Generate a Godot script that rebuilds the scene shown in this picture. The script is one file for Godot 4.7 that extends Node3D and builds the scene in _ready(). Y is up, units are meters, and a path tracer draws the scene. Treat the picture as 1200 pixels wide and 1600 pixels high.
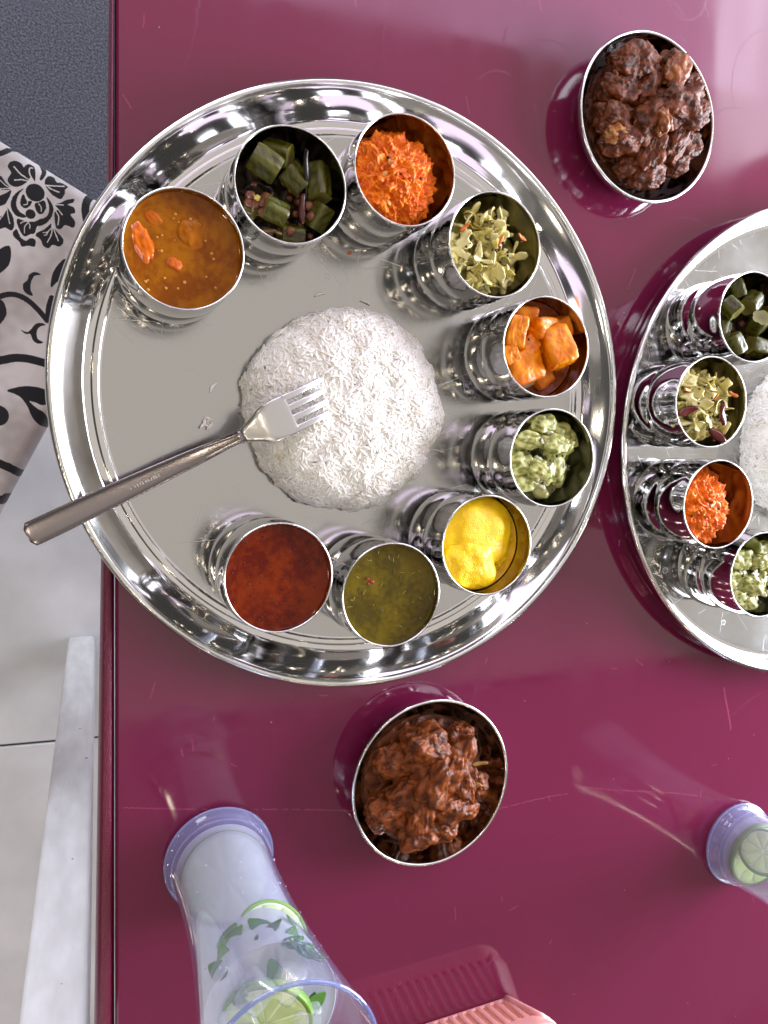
extends Node3D

var rng := RandomNumberGenerator.new()
var taken := {}
var noise := FastNoiseLite.new()
var ridge := FastNoiseLite.new()
var cells := FastNoiseLite.new()
var ico_v := {}
var ico_i := {}
var M := {}
const FLOOR_Y := -0.75
const PLATE_FLOOR := 0.0035
const TURN := -0.0438          # the table and the floor tiles share this slight turn
var cloth: Image


# ---------------------------------------------------------------- naming helpers
func numbered(called: String) -> String:
	taken[called] = taken.get(called, -1) + 1
	return called if taken[called] == 0 else "%s_%03d" % [called, taken[called]]


func thing(called: String, label: String, category: String, at := Vector3.ZERO, turn := 0.0, group := "") -> Node3D:
	var o := Node3D.new()
	o.name = numbered(called)
	add_child(o)
	o.position = at
	o.rotation.y = turn
	tag(o, label, category, group)
	return o


func tag(o: Node3D, label: String, category: String, group := "") -> void:
	o.set_meta("label", label)
	o.set_meta("category", category)
	if group:
		o.set_meta("group", group)


func part(parent: Node, called: String, mesh: Mesh, mat: Material, xf := Transform3D()) -> MeshInstance3D:
	var o := MeshInstance3D.new()
	o.name = called
	o.mesh = mesh
	o.material_override = mat
	o.transform = xf
	parent.add_child(o, true)
	return o


func structure(called: String, mesh: Mesh, mat: Material, at := Vector3.ZERO, turn := 0.0) -> MeshInstance3D:
	var o := part(self, numbered(called), mesh, mat, Transform3D(Basis(Vector3.UP, turn), at))
	o.set_meta("kind", "structure")
	return o


# ---------------------------------------------------------------- mesh helpers
func make(v: PackedVector3Array, idx: PackedInt32Array, uv := PackedVector2Array(), col := PackedColorArray()) -> ArrayMesh:
	var n := PackedVector3Array()
	n.resize(v.size())
	for t in range(0, idx.size(), 3):
		var a := idx[t]
		var b := idx[t + 1]
		var c := idx[t + 2]
		var f := (v[c] - v[a]).cross(v[b] - v[a])
		n[a] += f
		n[b] += f
		n[c] += f
	for i in n.size():
		n[i] = n[i].normalized()
	var arr := []
	arr.resize(Mesh.ARRAY_MAX)
	arr[Mesh.ARRAY_VERTEX] = v
	arr[Mesh.ARRAY_NORMAL] = n
	arr[Mesh.ARRAY_INDEX] = idx
	if uv.size():
		arr[Mesh.ARRAY_TEX_UV] = uv
	if col.size():
		arr[Mesh.ARRAY_COLOR] = col
	var m := ArrayMesh.new()
	m.add_surface_from_arrays(Mesh.PRIMITIVE_TRIANGLES, arr)
	return m


func curve2(pts: Array, n := 5) -> PackedVector2Array:      # Catmull-Rom through open profile points
	var out := PackedVector2Array()
	for i in pts.size() - 1:
		var a: Vector2 = pts[maxi(i - 1, 0)]
		var b: Vector2 = pts[i]
		var c: Vector2 = pts[i + 1]
		var d: Vector2 = pts[mini(i + 2, pts.size() - 1)]
		for k in n:
			out.append(b.cubic_interpolate(c, a, d, float(k) / n))
	out.append(pts[-1])
	return out


func lathe(prof: PackedVector2Array, segs := 72) -> ArrayMesh:   # profile of (radius, height)
	var v := PackedVector3Array()
	var idx := PackedInt32Array()
	for p in prof:
		for s in segs:
			var a := TAU * s / segs
			v.append(Vector3(p.x * cos(a), p.y, p.x * sin(a)))
	for r in prof.size() - 1:
		for s in segs:
			var a := r * segs + s
			var b := r * segs + (s + 1) % segs
			idx.append_array([a, a + segs, b, b, a + segs, b + segs])
	return make(v, idx)


func ring(radius: float, tube: float, y: float, segs := 96, sides := 12) -> ArrayMesh:
	var prof := PackedVector2Array()
	for k in sides + 1:
		var a := -TAU * k / sides
		prof.append(Vector2(radius + tube * cos(a), y + tube * sin(a)))
	return lathe(prof, segs)


# a rounded rectangle lofted through rings of (inset, height); closed at both ends
func slab(hx: float, hz: float, rad: float, prof: Array, per := 5, domes := 0.0) -> ArrayMesh:
	var v := PackedVector3Array()
	var uv := PackedVector2Array()
	var idx := PackedInt32Array()
	var n := per * 4
	for p in prof:
		var ins: float = p[0]
		var r := maxf(rad - ins, 0.0002)
		for q in 4:
			var cx := (hx - ins - r) * (1 if q == 0 or q == 3 else -1)
			var cz := (hz - ins - r) * (1 if q < 2 else -1)
			for k in per:
				var a := PI / 2 * (q + float(k) / (per - 1))
				v.append(Vector3(cx + r * cos(a), p[1], cz + r * sin(a)))
	for j in prof.size() - 1:
		for k in n:
			var a := j * n + k
			var b := j * n + (k + 1) % n
			idx.append_array([a, b, a + n, b, b + n, a + n])
	for e in [0, prof.size() - 1]:
		var c := v.size()
		var base: int = e * n
		for k in n:
			v.append(v[base + k])
		v.append(Vector3(0, prof[e][1] + (domes if e else 0.0), 0))
		for k in n:
			var b := c + (k + 1) % n
			if e == 0:
				idx.append_array([c + k, c + n, b])
			else:
				idx.append_array([c + k, b, c + n])
	for p in v:
		uv.append(Vector2(p.x, p.z))
	return make(v, idx, uv)


func bevel_box(x: float, y: float, z: float, r := 0.0008) -> ArrayMesh:    # full sizes, base at 0
	return slab(x / 2, z / 2, r, [[r, 0.0], [0.0, r], [0.0, y - r], [r, y]], 3)


# sections: array of [centre, across (half width vector), up (half thickness vector)], superellipse-ish tube
func loft(sections: Array, sides := 10, square := 1.0) -> ArrayMesh:
	var v := PackedVector3Array()
	var idx := PackedInt32Array()
	for s in sections:
		for k in sides:
			var a := TAU * k / sides
			var c := signf(cos(a)) * pow(absf(cos(a)), square)
			var d := signf(sin(a)) * pow(absf(sin(a)), square)
			v.append(s[0] + s[1] * c + s[2] * d)
	for j in sections.size() - 1:
		for k in sides:
			var a := j * sides + k
			var b := j * sides + (k + 1) % sides
			idx.append_array([a, a + sides, b, b, a + sides, b + sides])
	for e in [0, sections.size() - 1]:
		var c := v.size()
		v.append(sections[e][0])
		for k in sides:
			var a: int = e * sides + k
			var b: int = e * sides + (k + 1) % sides
			if e == 0:
				idx.append_array([a, b, c])
			else:
				idx.append_array([b, a, c])
	return make(v, idx)


func tube(pts: Array, r: float, sides := 8) -> ArrayMesh:
	var sec := []
	for i in pts.size():
		var t: Vector3 = (pts[mini(i + 1, pts.size() - 1)] - pts[maxi(i - 1, 0)]).normalized()
		var up := Vector3.UP if absf(t.y) < 0.9 else Vector3.RIGHT
		var a := t.cross(up).normalized()
		sec.append([pts[i], a * r, a.cross(t).normalized() * r])
	return loft(sec, sides)


func ico(level: int) -> void:
	if ico_v.has(level):
		return
	var v := PackedVector3Array()
	var idx := PackedInt32Array()
	if level == 0:
		var g := (1.0 + sqrt(5.0)) / 2.0
		for s in [-1.0, 1.0]:
			for q in [-g, g]:
				v.append(Vector3(0, s, q).normalized())
				v.append(Vector3(s, q, 0).normalized())
				v.append(Vector3(q, 0, s).normalized())
		for a in 12:
			for b in range(a + 1, 12):
				for c in range(b + 1, 12):
					if v[a].distance_to(v[b]) < 1.1 and v[b].distance_to(v[c]) < 1.1 and v[a].distance_to(v[c]) < 1.1:
						if (v[c] - v[a]).cross(v[b] - v[a]).dot(v[a]) > 0:
							idx.append_array([a, b, c])
						else:
							idx.append_array([a, c, b])
	else:
		ico(level - 1)
		v = ico_v[level - 1].duplicate()
		var old: PackedInt32Array = ico_i[level - 1]
		var mid := {}
		for t in range(0, old.size(), 3):
			var m := [0, 0, 0]
			for k in 3:
				var a := old[t + k]
				var b := old[t + (k + 1) % 3]
				var key := mini(a, b) * 100000 + maxi(a, b)
				if not mid.has(key):
					mid[key] = v.size()
					v.append(((v[a] + v[b]) / 2).normalized())
				m[k] = mid[key]
			idx.append_array([old[t], m[0], m[2], m[0], old[t + 1], m[1], m[2], m[1], old[t + 2], m[0], m[1], m[2]])
	ico_v[level] = v
	ico_i[level] = idx


# an irregular lump: radii, then layers of [kind, amount, frequency]; boxy > 2 squares it off. c1..c2 are its own colours, mixed by a noise
func lump(level: int, radii: Vector3, layers: Array, boxy := 2.0, c1 := Color.WHITE, c2 := Color.WHITE, cfreq := 2.0, most := 0.0, beside := Vector2.ZERO) -> ArrayMesh:
	ico(level)
	var src: PackedVector3Array = ico_v[level]
	var v := PackedVector3Array()
	v.resize(src.size())
	var col := PackedColorArray()
	col.resize(src.size())
	var off := Vector3(rng.randf() * 90, rng.randf() * 90, rng.randf() * 90)
	for i in src.size():
		var d := src[i]
		var k := 1.0
		if boxy > 2.0:
			k = 1.0 / pow(pow(absf(d.x), boxy) + pow(absf(d.y), boxy) + pow(absf(d.z), boxy), 1.0 / boxy)
		var h := 0.0
		for l in layers:
			var q: Vector3 = d * l[2] + off
			match l[0]:
				0: h += l[1] * noise.get_noise_3dv(q)
				1: h += l[1] * ridge.get_noise_3dv(q)
				2: h += l[1] * cells.get_noise_3dv(q)
				3: h += l[1] * ridge.get_noise_3dv(Vector3(d.x * 0.5, d.y * 2.4, d.z * 2.4) * l[2] + off)
		var w := d * radii * (k * (1.0 + h))
		if most > 0.0:                       # keep a bed inside its bowl
			var out := Vector2(w.x, w.z) + beside
			if out.length() > most:
				out = out.normalized() * most - beside
				w.x = out.x
				w.z = out.y
			w.y = maxf(w.y, -radii.y)
		v[i] = w
		var t := clampf(0.5 + 0.9 * noise.get_noise_3dv(d * cfreq + off * 1.7) + h * 0.6, 0.0, 1.0)
		col[i] = c1.lerp(c2, t)
	return make(v, ico_i[level], PackedVector2Array(), col)


# a limp strip: closed, thin, bent and twisted
func strip(length: float, width: float, thick: float, bend: float, twist: float, ruffle: float, segs := 6, taper := 0.5) -> ArrayMesh:
	var sec := []
	var p := Vector3.ZERO
	var dir := Vector3(1, 0, 0)
	var up := Vector3(0, 1, 0)
	var ph := rng.randf() * TAU
	for s in segs + 1:
		var t := float(s) / segs
		var side := dir.cross(up).normalized()
		var w := width * (1.0 - taper * pow(absf(t * 2 - 1), 3.0)) * (1.0 + ruffle * sin(ph + t * 9.0))
		sec.append([p, side * w / 2, up * thick / 2])
		p += dir * length / segs
		var ax := side
		dir = dir.rotated(ax, bend / segs + ruffle * 0.5 * sin(ph + t * 7.0)).normalized()
		up = up.rotated(ax, bend / segs + ruffle * 0.5 * sin(ph + t * 7.0)).rotated(dir, twist / segs).normalized()
	var mid: Vector3 = sec[segs / 2][0]
	for s in sec:
		s[0] -= mid
	return loft(sec, 6)


func grain(length: float, r: float, bend: float) -> ArrayMesh:
	var sec := []
	for s in 6:
		var t := s / 5.0
		var k: float = [0.3, 0.85, 1.0, 1.0, 0.8, 0.35][s]
		var p := Vector3((t - 0.5) * length, 0, bend * length * (4 * (t - 0.5) * (t - 0.5)))
		sec.append([p, Vector3(0, 0, r * k), Vector3(0, r * k * 0.9, 0)])
	return loft(sec, 6)


# a flat pool of liquid that creeps up the wall a little; own colours mixed by noise
func pool(radius: float, y: float, c1: Color, c2: Color, freq: float, bump := 0.0003, creep := 0.0008) -> ArrayMesh:
	var v := PackedVector3Array()
	var idx := PackedInt32Array()
	var col := PackedColorArray()
	var off := Vector3(rng.randf() * 50, rng.randf() * 50, 0)
	var nr := 40
	var segs := 96
	for j in nr + 1:
		var r := radius * j / nr
		for s in segs:
			var a := TAU * s / segs
			var q := Vector3(r * cos(a), r * sin(a), 0) / radius * freq + off
			var e := pow(float(j) / nr, 24.0)
			v.append(Vector3(r * cos(a), y + bump * noise.get_noise_3dv(q * 1.5) * (1 - e) + creep * e, r * sin(a)))
			var t := clampf(0.5 + 0.8 * noise.get_noise_3dv(q) + 0.5 * noise.get_noise_3dv(q * 5.0) + 0.35 * noise.get_noise_3dv(q * 17.0), 0.0, 1.0)
			col.append(c1.lerp(c2, t))
	for j in nr:
		for s in segs:
			var a := j * segs + s
			var b := j * segs + (s + 1) % segs
			idx.append_array([a, b, a + segs, b, b + segs, a + segs])
	return make(v, idx, PackedVector2Array(), col)


# ---------------------------------------------------------------- materials
func noise_tex(freq: float, size := 256, lo := Color.BLACK, hi := Color.WHITE, as_normal := false, strength := 4.0, kind := FastNoiseLite.TYPE_SIMPLEX_SMOOTH, octaves := 4) -> NoiseTexture2D:
	var t := NoiseTexture2D.new()
	t.width = size
	t.height = size
	t.seamless = true
	var f := FastNoiseLite.new()
	f.noise_type = kind
	f.frequency = freq
	f.fractal_octaves = octaves
	f.seed = 11
	t.noise = f
	if as_normal:
		t.as_normal_map = true
		t.bump_strength = strength
	else:
		var g := Gradient.new()
		g.set_color(0, lo)
		g.set_color(1, hi)
		t.color_ramp = g
	return t


func mat(c: Color, rough: float, metal := 0.0) -> StandardMaterial3D:      # c in linear light
	var m := StandardMaterial3D.new()
	m.albedo_color = c.linear_to_srgb()
	m.roughness = rough
	m.metallic = metal
	return m


func wet(rough: float, bump := 0.0, scale := 60.0, tex: Texture2D = null, coat := 0.0) -> StandardMaterial3D:      # takes its colour from the mesh
	var m := StandardMaterial3D.new()
	m.vertex_color_use_as_albedo = true
	m.roughness = rough
	m.metallic_specular = 0.4
	if bump > 0:
		m.heightmap_enabled = true
		m.heightmap_texture = tex
		m.heightmap_scale = bump
		m.uv1_triplanar = true
		m.uv1_scale = Vector3.ONE * scale
	if coat > 0:
		m.clearcoat_enabled = true
		m.clearcoat = coat
		m.clearcoat_roughness = 0.12
	return m


func clear(c: Color, alpha: float, rough := 0.05) -> StandardMaterial3D:
	var m := mat(c, rough)
	m.transparency = BaseMaterial3D.TRANSPARENCY_ALPHA
	m.albedo_color.a = alpha
	m.cull_mode = BaseMaterial3D.CULL_DISABLED
	return m


func steel(rough: float, tint := Color(0.72, 0.71, 0.69), smudge := 0.0, scale := 12.0) -> StandardMaterial3D:
	var m := mat(tint, 1.0 if smudge > 0 else rough, 1.0)
	if smudge > 0:
		m.roughness_texture = noise_tex(0.012, 512, Color.WHITE * maxf(rough - smudge, 0.03), Color.WHITE * (rough + smudge), false, 1.0, FastNoiseLite.TYPE_SIMPLEX_SMOOTH, 6)
		m.uv1_triplanar = true
		m.uv1_scale = Vector3.ONE * scale
	return m


func materials() -> void:
	M.fine = noise_tex(0.06, 256)
	M.medium = noise_tex(0.02, 256)
	M.cell = noise_tex(0.035, 256, Color.BLACK, Color.WHITE, false, 1.0, FastNoiseLite.TYPE_CELLULAR, 3)
	M.bowl = steel(0.065, Color(0.60, 0.59, 0.58))
	M.wall = steel(0.09, Color(0.64, 0.63, 0.62))
	M.floor = mat(Color(0.48, 0.475, 0.465), 1.0, 1.0)
	M.floor.roughness_texture = ImageTexture.create_from_image(plate_wear())
	M.floor.uv1_triplanar = true
	M.floor.uv1_scale = Vector3.ONE * 2.7
	M.rim = steel(0.2, Color(0.68, 0.67, 0.65))
	M.fork = steel(0.2, Color(0.27, 0.24, 0.245))
	M.tine = steel(0.24, Color(0.6, 0.59, 0.6))
	M.mark = mat(Color(0.75, 0.74, 0.73), 0.45, 1.0)

	var r := mat(Color(1, 1, 1), 0.5)
	r.vertex_color_use_as_albedo = true
	r.backlight_enabled = true
	r.backlight = Color(0.6, 0.595, 0.575)
	M.rice = r
	M.rice_core = mat(Color(0.93, 0.91, 0.86), 0.6)

	M.meat = wet(0.36, 0.02, 120.0, M.fine)
	M.meat.metallic_specular = 0.34
	M.veg = wet(0.38, 0.008, 60.0, M.fine, 0.1)
	M.okra = wet(0.27, 0.012, 110.0, M.fine, 0.15)
	M.grated = wet(0.42, 0.02, 90.0, M.fine)
	M.semolina = wet(0.4, 0.03, 60.0, M.fine, 0.1)
	M.liquid = wet(0.08, 0.003, 40.0, M.fine)
	M.liquid.metallic_specular = 0.32
	M.cabbage = wet(0.3, 0.02, 70.0, M.medium, 0.2)
	M.cabbage.backlight_enabled = true
	M.cabbage.backlight = Color(0.25, 0.25, 0.1)
	M.droplet = clear(Color(0.7, 0.74, 0.85), 0.15, 0.03)
	M.seed = mat(Color(0.012, 0.009, 0.008), 0.3)


# ---------------------------------------------------------------- camera, air and light
func camera_and_light() -> void:
	var cam := Camera3D.new()
	cam.name = "camera"
	cam.transform = Transform3D(Basis(Vector3(0.93167, 0.36331, 0.0), Vector3(0.03219, -0.08255, -0.99607), Vector3(-0.36188, 0.928, -0.0886)).orthonormalized(), Vector3(0, 0.4808, 0))
	cam.fov = 65.796
	cam.near = 0.02
	cam.far = 30.0
	add_child(cam)
	cam.current = true
	var we := WorldEnvironment.new()
	we.name = "environment"
	var e := Environment.new()
	e.background_mode = Environment.BG_COLOR
	e.background_color = Color(0.06, 0.058, 0.056).linear_to_srgb()
	e.tonemap_mode = Environment.TONE_MAPPER_LINEAR
	e.tonemap_exposure = 1.7
	e.sdfgi_enabled = true
	e.ssao_enabled = true
	e.ssil_enabled = true
	we.environment = e
	add_child(we)
	# the pale ceiling overhead, brighter towards the front of the room
	area("ceiling_light", Vector3(1.35, 2.1, -0.25), Vector3(0, -1, 0), Vector2(3.8, 2.3), 0.42, Color(1.0, 0.965, 0.93))
	area("ceiling_light_front", Vector3(0.7, 2.1, -2.2), Vector3(0, -1, 0), Vector2(4.0, 1.6), 1.8, Color(0.95, 0.88, 1.0))
	area("ceiling_light_back", Vector3(1.35, 2.1, 1.8), Vector3(0, -1, 0), Vector2(3.8, 1.75), 0.15, Color(1.0, 0.95, 0.9))
	# two tall panes on the right
	area("window_light", Vector3(1.6, 0.66, -1.55), Vector3(-1, 0, 0), Vector2(1.7, 1.14), 3.0, Color(0.93, 0.95, 1.0))
	area("window_light_near", Vector3(1.6, 0.42, 0.0), Vector3(-1, 0, 0), Vector2(0.9, 0.72), 24.0, Color(0.93, 0.95, 1.0))
	# daylight from an opening at the far left end of the room
	area("doorway_light", Vector3(-1.0, 0.15, -3.2), Vector3(0, 0, 1), Vector2(2.0, 1.7), 5.5, Color(0.93, 0.95, 1.0))
	# small ceiling lamps at the back and left of the room: the sparkle in the steel
	for p in [[-1.0, -1.2], [-1.5, -0.4], [-0.8, 0.4], [-1.6, 0.7], [-0.7, 1.3], [-1.3, 2.0], [-0.4, 2.5], [0.5, 2.4], [1.3, 2.6], [-1.9, 1.4], [0.9, 3.2], [-1.2, -2.4]]:
		var l := OmniLight3D.new()
		l.name = "lamp_light"
		l.position = Vector3(p[0], 1.95, p[1])
		l.light_size = 0.045
		l.light_energy = 0.14
		l.light_color = Color(1.0, 0.94, 0.84)
		l.omni_range = 6.0
		l.omni_attenuation = 2.0
		l.shadow_enabled = true
		add_child(l, true)


func area(called: String, at: Vector3, facing: Vector3, size: Vector2, radiance: float, tint: Color) -> void:
	var l := AreaLight3D.new()
	l.name = called
	l.area_size = size
	l.light_energy = radiance * size.x * size.y / PI
	l.light_color = tint
	l.shadow_enabled = true
	add_child(l)
	l.look_at_from_position(at, at + facing, Vector3.UP if absf(facing.y) < 0.9 else Vector3.FORWARD)


# ---------------------------------------------------------------- the setting and the table
func floor_and_table() -> void:
	var base := PlaneMesh.new()
	base.size = Vector2(8, 8)
	var grout := structure("floor", base, mat(Color(0.12, 0.12, 0.12), 0.8), Vector3(0, FLOOR_Y - 0.006, 0), TURN)
	var tm := mat(Color(1, 1, 1), 0.4)
	tm.albedo_texture = noise_tex(0.006, 512, Color(0.83, 0.835, 0.84), Color(0.96, 0.96, 0.975), false, 1, FastNoiseLite.TYPE_SIMPLEX_SMOOTH, 6)
	tm.uv1_triplanar = true
	tm.uv1_world_triplanar = true
	tm.uv1_scale = Vector3.ONE * 1.7
	var tile := bevel_box(0.597, 0.006, 0.597, 0.0015)
	for i in range(-4, 3):
		for j in range(-4, 4):
			part(grout, "floor_tile", tile, tm, Transform3D(Basis(), Vector3(0.37 + 0.6 * i, 0.0, 0.1415 + 0.6 * j)))
	var carpet := mat(Color(1, 1, 1), 0.95)
	carpet.albedo_texture = noise_tex(0.16, 512, Color(0.18, 0.19, 0.22), Color(0.5, 0.51, 0.55), false, 1, FastNoiseLite.TYPE_SIMPLEX_SMOOTH, 5)
	carpet.uv1_triplanar = true
	carpet.uv1_scale = Vector3.ONE * 3.1
	carpet.heightmap_enabled = true
	carpet.heightmap_texture = carpet.albedo_texture
	carpet.heightmap_scale = 0.3
	carpet.rim_enabled = true
	carpet.rim = 0.5
	var rug := part(self, numbered("floor_mat"), slab(0.8, 0.9, 0.02, [[0.004, 0.0], [0.0, 0.003], [0.0, 0.007], [0.004, 0.01]]), carpet, Transform3D(Basis(Vector3.UP, TURN), Vector3(-0.3, FLOOR_Y + 0.0005, -1.1)))
	tag(rug, "dark grey felt-like floor mat beyond the flowered seat", "mat")

	var table := thing("dining_table", "glossy maroon dining table with a rounded edge under both steel plates", "table", Vector3(0.0156, 0, 0), TURN)
	var top := mat(Color(1, 1, 1), 1.0)
	top.roughness_texture = ImageTexture.create_from_image(table_wear())
	top.albedo_texture = ImageTexture.create_from_image(table_picture())
	top.metallic_specular = 0.57
	# the picture covers 1.2 m; the grain repeats with it
	top.uv1_scale = Vector3(1.0 / 1.2, 1.0 / 1.2, 1)
	top.uv1_offset = Vector3(0.5, 0.5, 0)
	part(table, "table_top", slab(0.6, 0.95, 0.004, [[0.001, -0.027], [0.0, -0.025], [0.0, -0.0016], [0.0005, -0.0005], [0.0016, 0.0]], 4), top, Transform3D(Basis(Vector3.UP, 0.0154), Vector3(0.6075, 0, 0.05)))
	var trim := mat(Color(0.12, 0.006, 0.03), 0.3)
	trim.heightmap_enabled = true
	trim.heightmap_texture = M.fine
	trim.heightmap_scale = 0.03
	trim.uv1_triplanar = true
	trim.uv1_scale = Vector3.ONE * 60
	var sec := []
	for z in [-0.9, -0.4, -0.25, 0.1, 0.4, 1.0]:
		var w := maxf((0.0063 + 0.0154 * z) / 2 - 0.0001, 0.0004)      # the lip widens towards the near end
		sec.append([Vector3(w + 0.0001, -0.0137, z), Vector3(w, 0, 0), Vector3(0, 0.0130, 0)])
	part(table, "edge_trim", loft(sec, 28, 0.62), trim)
	var leg := slab(0.022, 0.022, 0.006, [[0.0, 0.0], [0.0, 0.716]], 4)
	for p in [[0.2, -0.75], [0.2, 0.85], [1.05, -0.75], [1.05, 0.85]]:
		part(table, "leg", leg, mat(Color(0.5, 0.5, 0.5), 0.4, 0.6), Transform3D(Basis(), Vector3(p[0], FLOOR_Y + 0.001, p[1])))


func table_picture() -> Image:
	var n := 2048
	var im := Image.create(n, n, false, Image.FORMAT_RGB8)
	var body := Color(0.130, 0.0092, 0.041)
	var tones := []
	for k in 8:
		tones.append((body * (0.93 + 0.02 * k)).linear_to_srgb())
	im.fill(tones[3])
	for k in 60000:                       # fine grain
		var w := rng.randi_range(1, 3)
		im.fill_rect(Rect2i(rng.randi() % n, rng.randi() % n, w, w), tones[rng.randi() % 8])
	var light := Color(0.235, 0.035, 0.075).linear_to_srgb()
	var pale := Color(0.6, 0.42, 0.42).linear_to_srgb()
	for s in [[0.262, 0.247, 0.345, 0.243, 1], [0.36, 0.240, 0.47, 0.262, 1], [0.012, 0.205, 0.20, 0.236, 1], [0.49, 0.175, 0.50, 0.21, 2], [0.383, -0.145, 0.377, -0.13, 1], [0.47, -0.17, 0.50, -0.13, 1], [0.09, -0.14, 0.096, -0.125, 1]]:
		var a := Vector2(s[0], s[1])
		var b := Vector2(s[2], s[3])
		for k in 500:
			var q := a.lerp(b, k / 499.0) + Vector2(0, 0.0006 * sin(k * 0.013))
			if noise.get_noise_2d(k * 0.05, s[0] * 50) > -0.5:
				var px := Vector2i((q.x - 0.0156 - 0.6098 + 0.6) / 1.2 * n, (q.y - 0.05 + 0.6) / 1.2 * n)
				im.fill_rect(Rect2i(px, Vector2i(s[4], s[4])), light)
	for k in 420:                         # short scuffs and crumbs
		var px := Vector2(rng.randf() * n, rng.randf() * n)
		if k % 5 == 0:
			im.fill_rect(Rect2i(px, Vector2i(1, 1)), pale)
			continue
		var d := Vector2.from_angle(rng.randf() * TAU) * rng.randf_range(4, 22)
		for j in 20:
			im.set_pixelv((px + d * j / 20.0).clamp(Vector2.ZERO, Vector2(n - 1, n - 1)), light)
	return im


func table_wear() -> Image:               # how dull the lacquer is: smears, wiped swirls, hairlines
	var n := 1024
	var im := Image.create(n, n, false, Image.FORMAT_L8)
	for y in n:
		for x in n:
			var t := 0.085 + 0.05 * noise.get_noise_2d(x * 0.008, y * 0.008) + 0.03 * noise.get_noise_2d(x * 0.05, y * 0.012)
			im.set_pixel(x, y, Color.WHITE * clampf(t, 0.055, 0.3))
	for ringed in [[640, 620, 58], [720, 560, 61], [420, 800, 57], [760, 250, 60]]:      # dried rings left by tumblers
		for k in 1400:
			var a := TAU * k / 1400.0
			if noise.get_noise_1d(a * 1.3 + ringed[0]) < -0.1:
				continue
			var r: float = ringed[2] + rng.randfn() * 1.1
			im.set_pixelv(Vector2i(Vector2(ringed[0], ringed[1]) + Vector2.from_angle(a) * r), Color.WHITE * rng.randf_range(0.14, 0.22))
	for k in 700:
		var p := Vector2(rng.randf() * n, rng.randf() * n)
		var a := rng.randf() * TAU
		var bend := rng.randfn() * 0.03
		var g := Color.WHITE * rng.randf_range(0.12, 0.24)
		for j in rng.randi_range(10, 70):
			p += Vector2.from_angle(a)
			a += bend
			if p.x >= 0 and p.y >= 0 and p.x < n and p.y < n:
				im.set_pixelv(Vector2i(p), g)
	return im


func plate_wear() -> Image:               # scoured hairlines in the plate floor
	var n := 1024
	var im := Image.create(n, n, false, Image.FORMAT_L8)
	for y in n:
		for x in n:
			var t := 0.15 + 0.04 * noise.get_noise_2d(x * 0.006 + 40, y * 0.006) + 0.015 * noise.get_noise_2d(x * 0.03, y * 0.03)
			im.set_pixel(x, y, Color.WHITE * clampf(t, 0.1, 0.3))
	for k in 900:
		var p := Vector2(rng.randf() * n, rng.randf() * n)
		var d := Vector2.from_angle(rng.randf() * TAU)
		var g := Color.WHITE * rng.randf_range(0.17, 0.34)
		for j in rng.randi_range(12, 90):
			p += d
			if p.x >= 0 and p.y >= 0 and p.x < n and p.y < n:
				im.set_pixelv(Vector2i(p), g)
	for k in 26:                          # dried drips
		var p := Vector2(rng.randf() * n, rng.randf() * n)
		var r := rng.randf_range(2, 9)
		for y in range(-10, 11):
			for x in range(-10, 11):
				var w := p + Vector2(x, y)
				if Vector2(x, y).length() < r and w.x >= 0 and w.y >= 0 and w.x < n and w.y < n:
					im.set_pixelv(Vector2i(w), Color.WHITE * (0.3 if Vector2(x, y).length() > r - 1.6 else 0.21))
	return im


# ---------------------------------------------------------------- the flowered seat
func q(x: float, y: float) -> Vector2:       # half millimetres on the seat to pixels of its print
	return Vector2((x + 440.0) / 880.0 * 1024.0, (y + 440.0) / 880.0 * 1024.0)


func ink(pts: Array, shift := Vector2.ZERO, turn := 0.0) -> void:
	var raw := []
	for i in range(0, pts.size(), 2):
		raw.append((Vector2(pts[i], pts[i + 1]) - Vector2(225, -345)).rotated(turn) + Vector2(225, -345) + shift)
	var poly := PackedVector2Array()
	var n := raw.size()
	var lo := Vector2(4000, 4000)
	var hi := -lo
	for i in n:
		for k in 3:
			var c: Vector2 = raw[i].cubic_interpolate(raw[(i + 1) % n], raw[(i + n - 1) % n], raw[(i + 2) % n], k / 3.0)
			var p := q(c.x, c.y)
			poly.append(p)
			lo = lo.min(p)
			hi = hi.max(p)
	for y in range(maxi(0, int(lo.y)), mini(1023, int(hi.y) + 1) + 1):
		for x in range(maxi(0, int(lo.x)), mini(1023, int(hi.x) + 1) + 1):
			if Geometry2D.is_point_in_polygon(Vector2(x, y), poly):
				cloth.set_pixel(x, y, Color(0.012, 0.012, 0.016).linear_to_srgb())


func dot(x: float, y: float, r: float, shift := Vector2.ZERO, turn := 0.0) -> void:
	var pts := []
	for k in 16:
		pts.append(x + r * cos(TAU * k / 16))
		pts.append(y + r * sin(TAU * k / 16))
	ink(pts, shift, turn)


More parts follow.
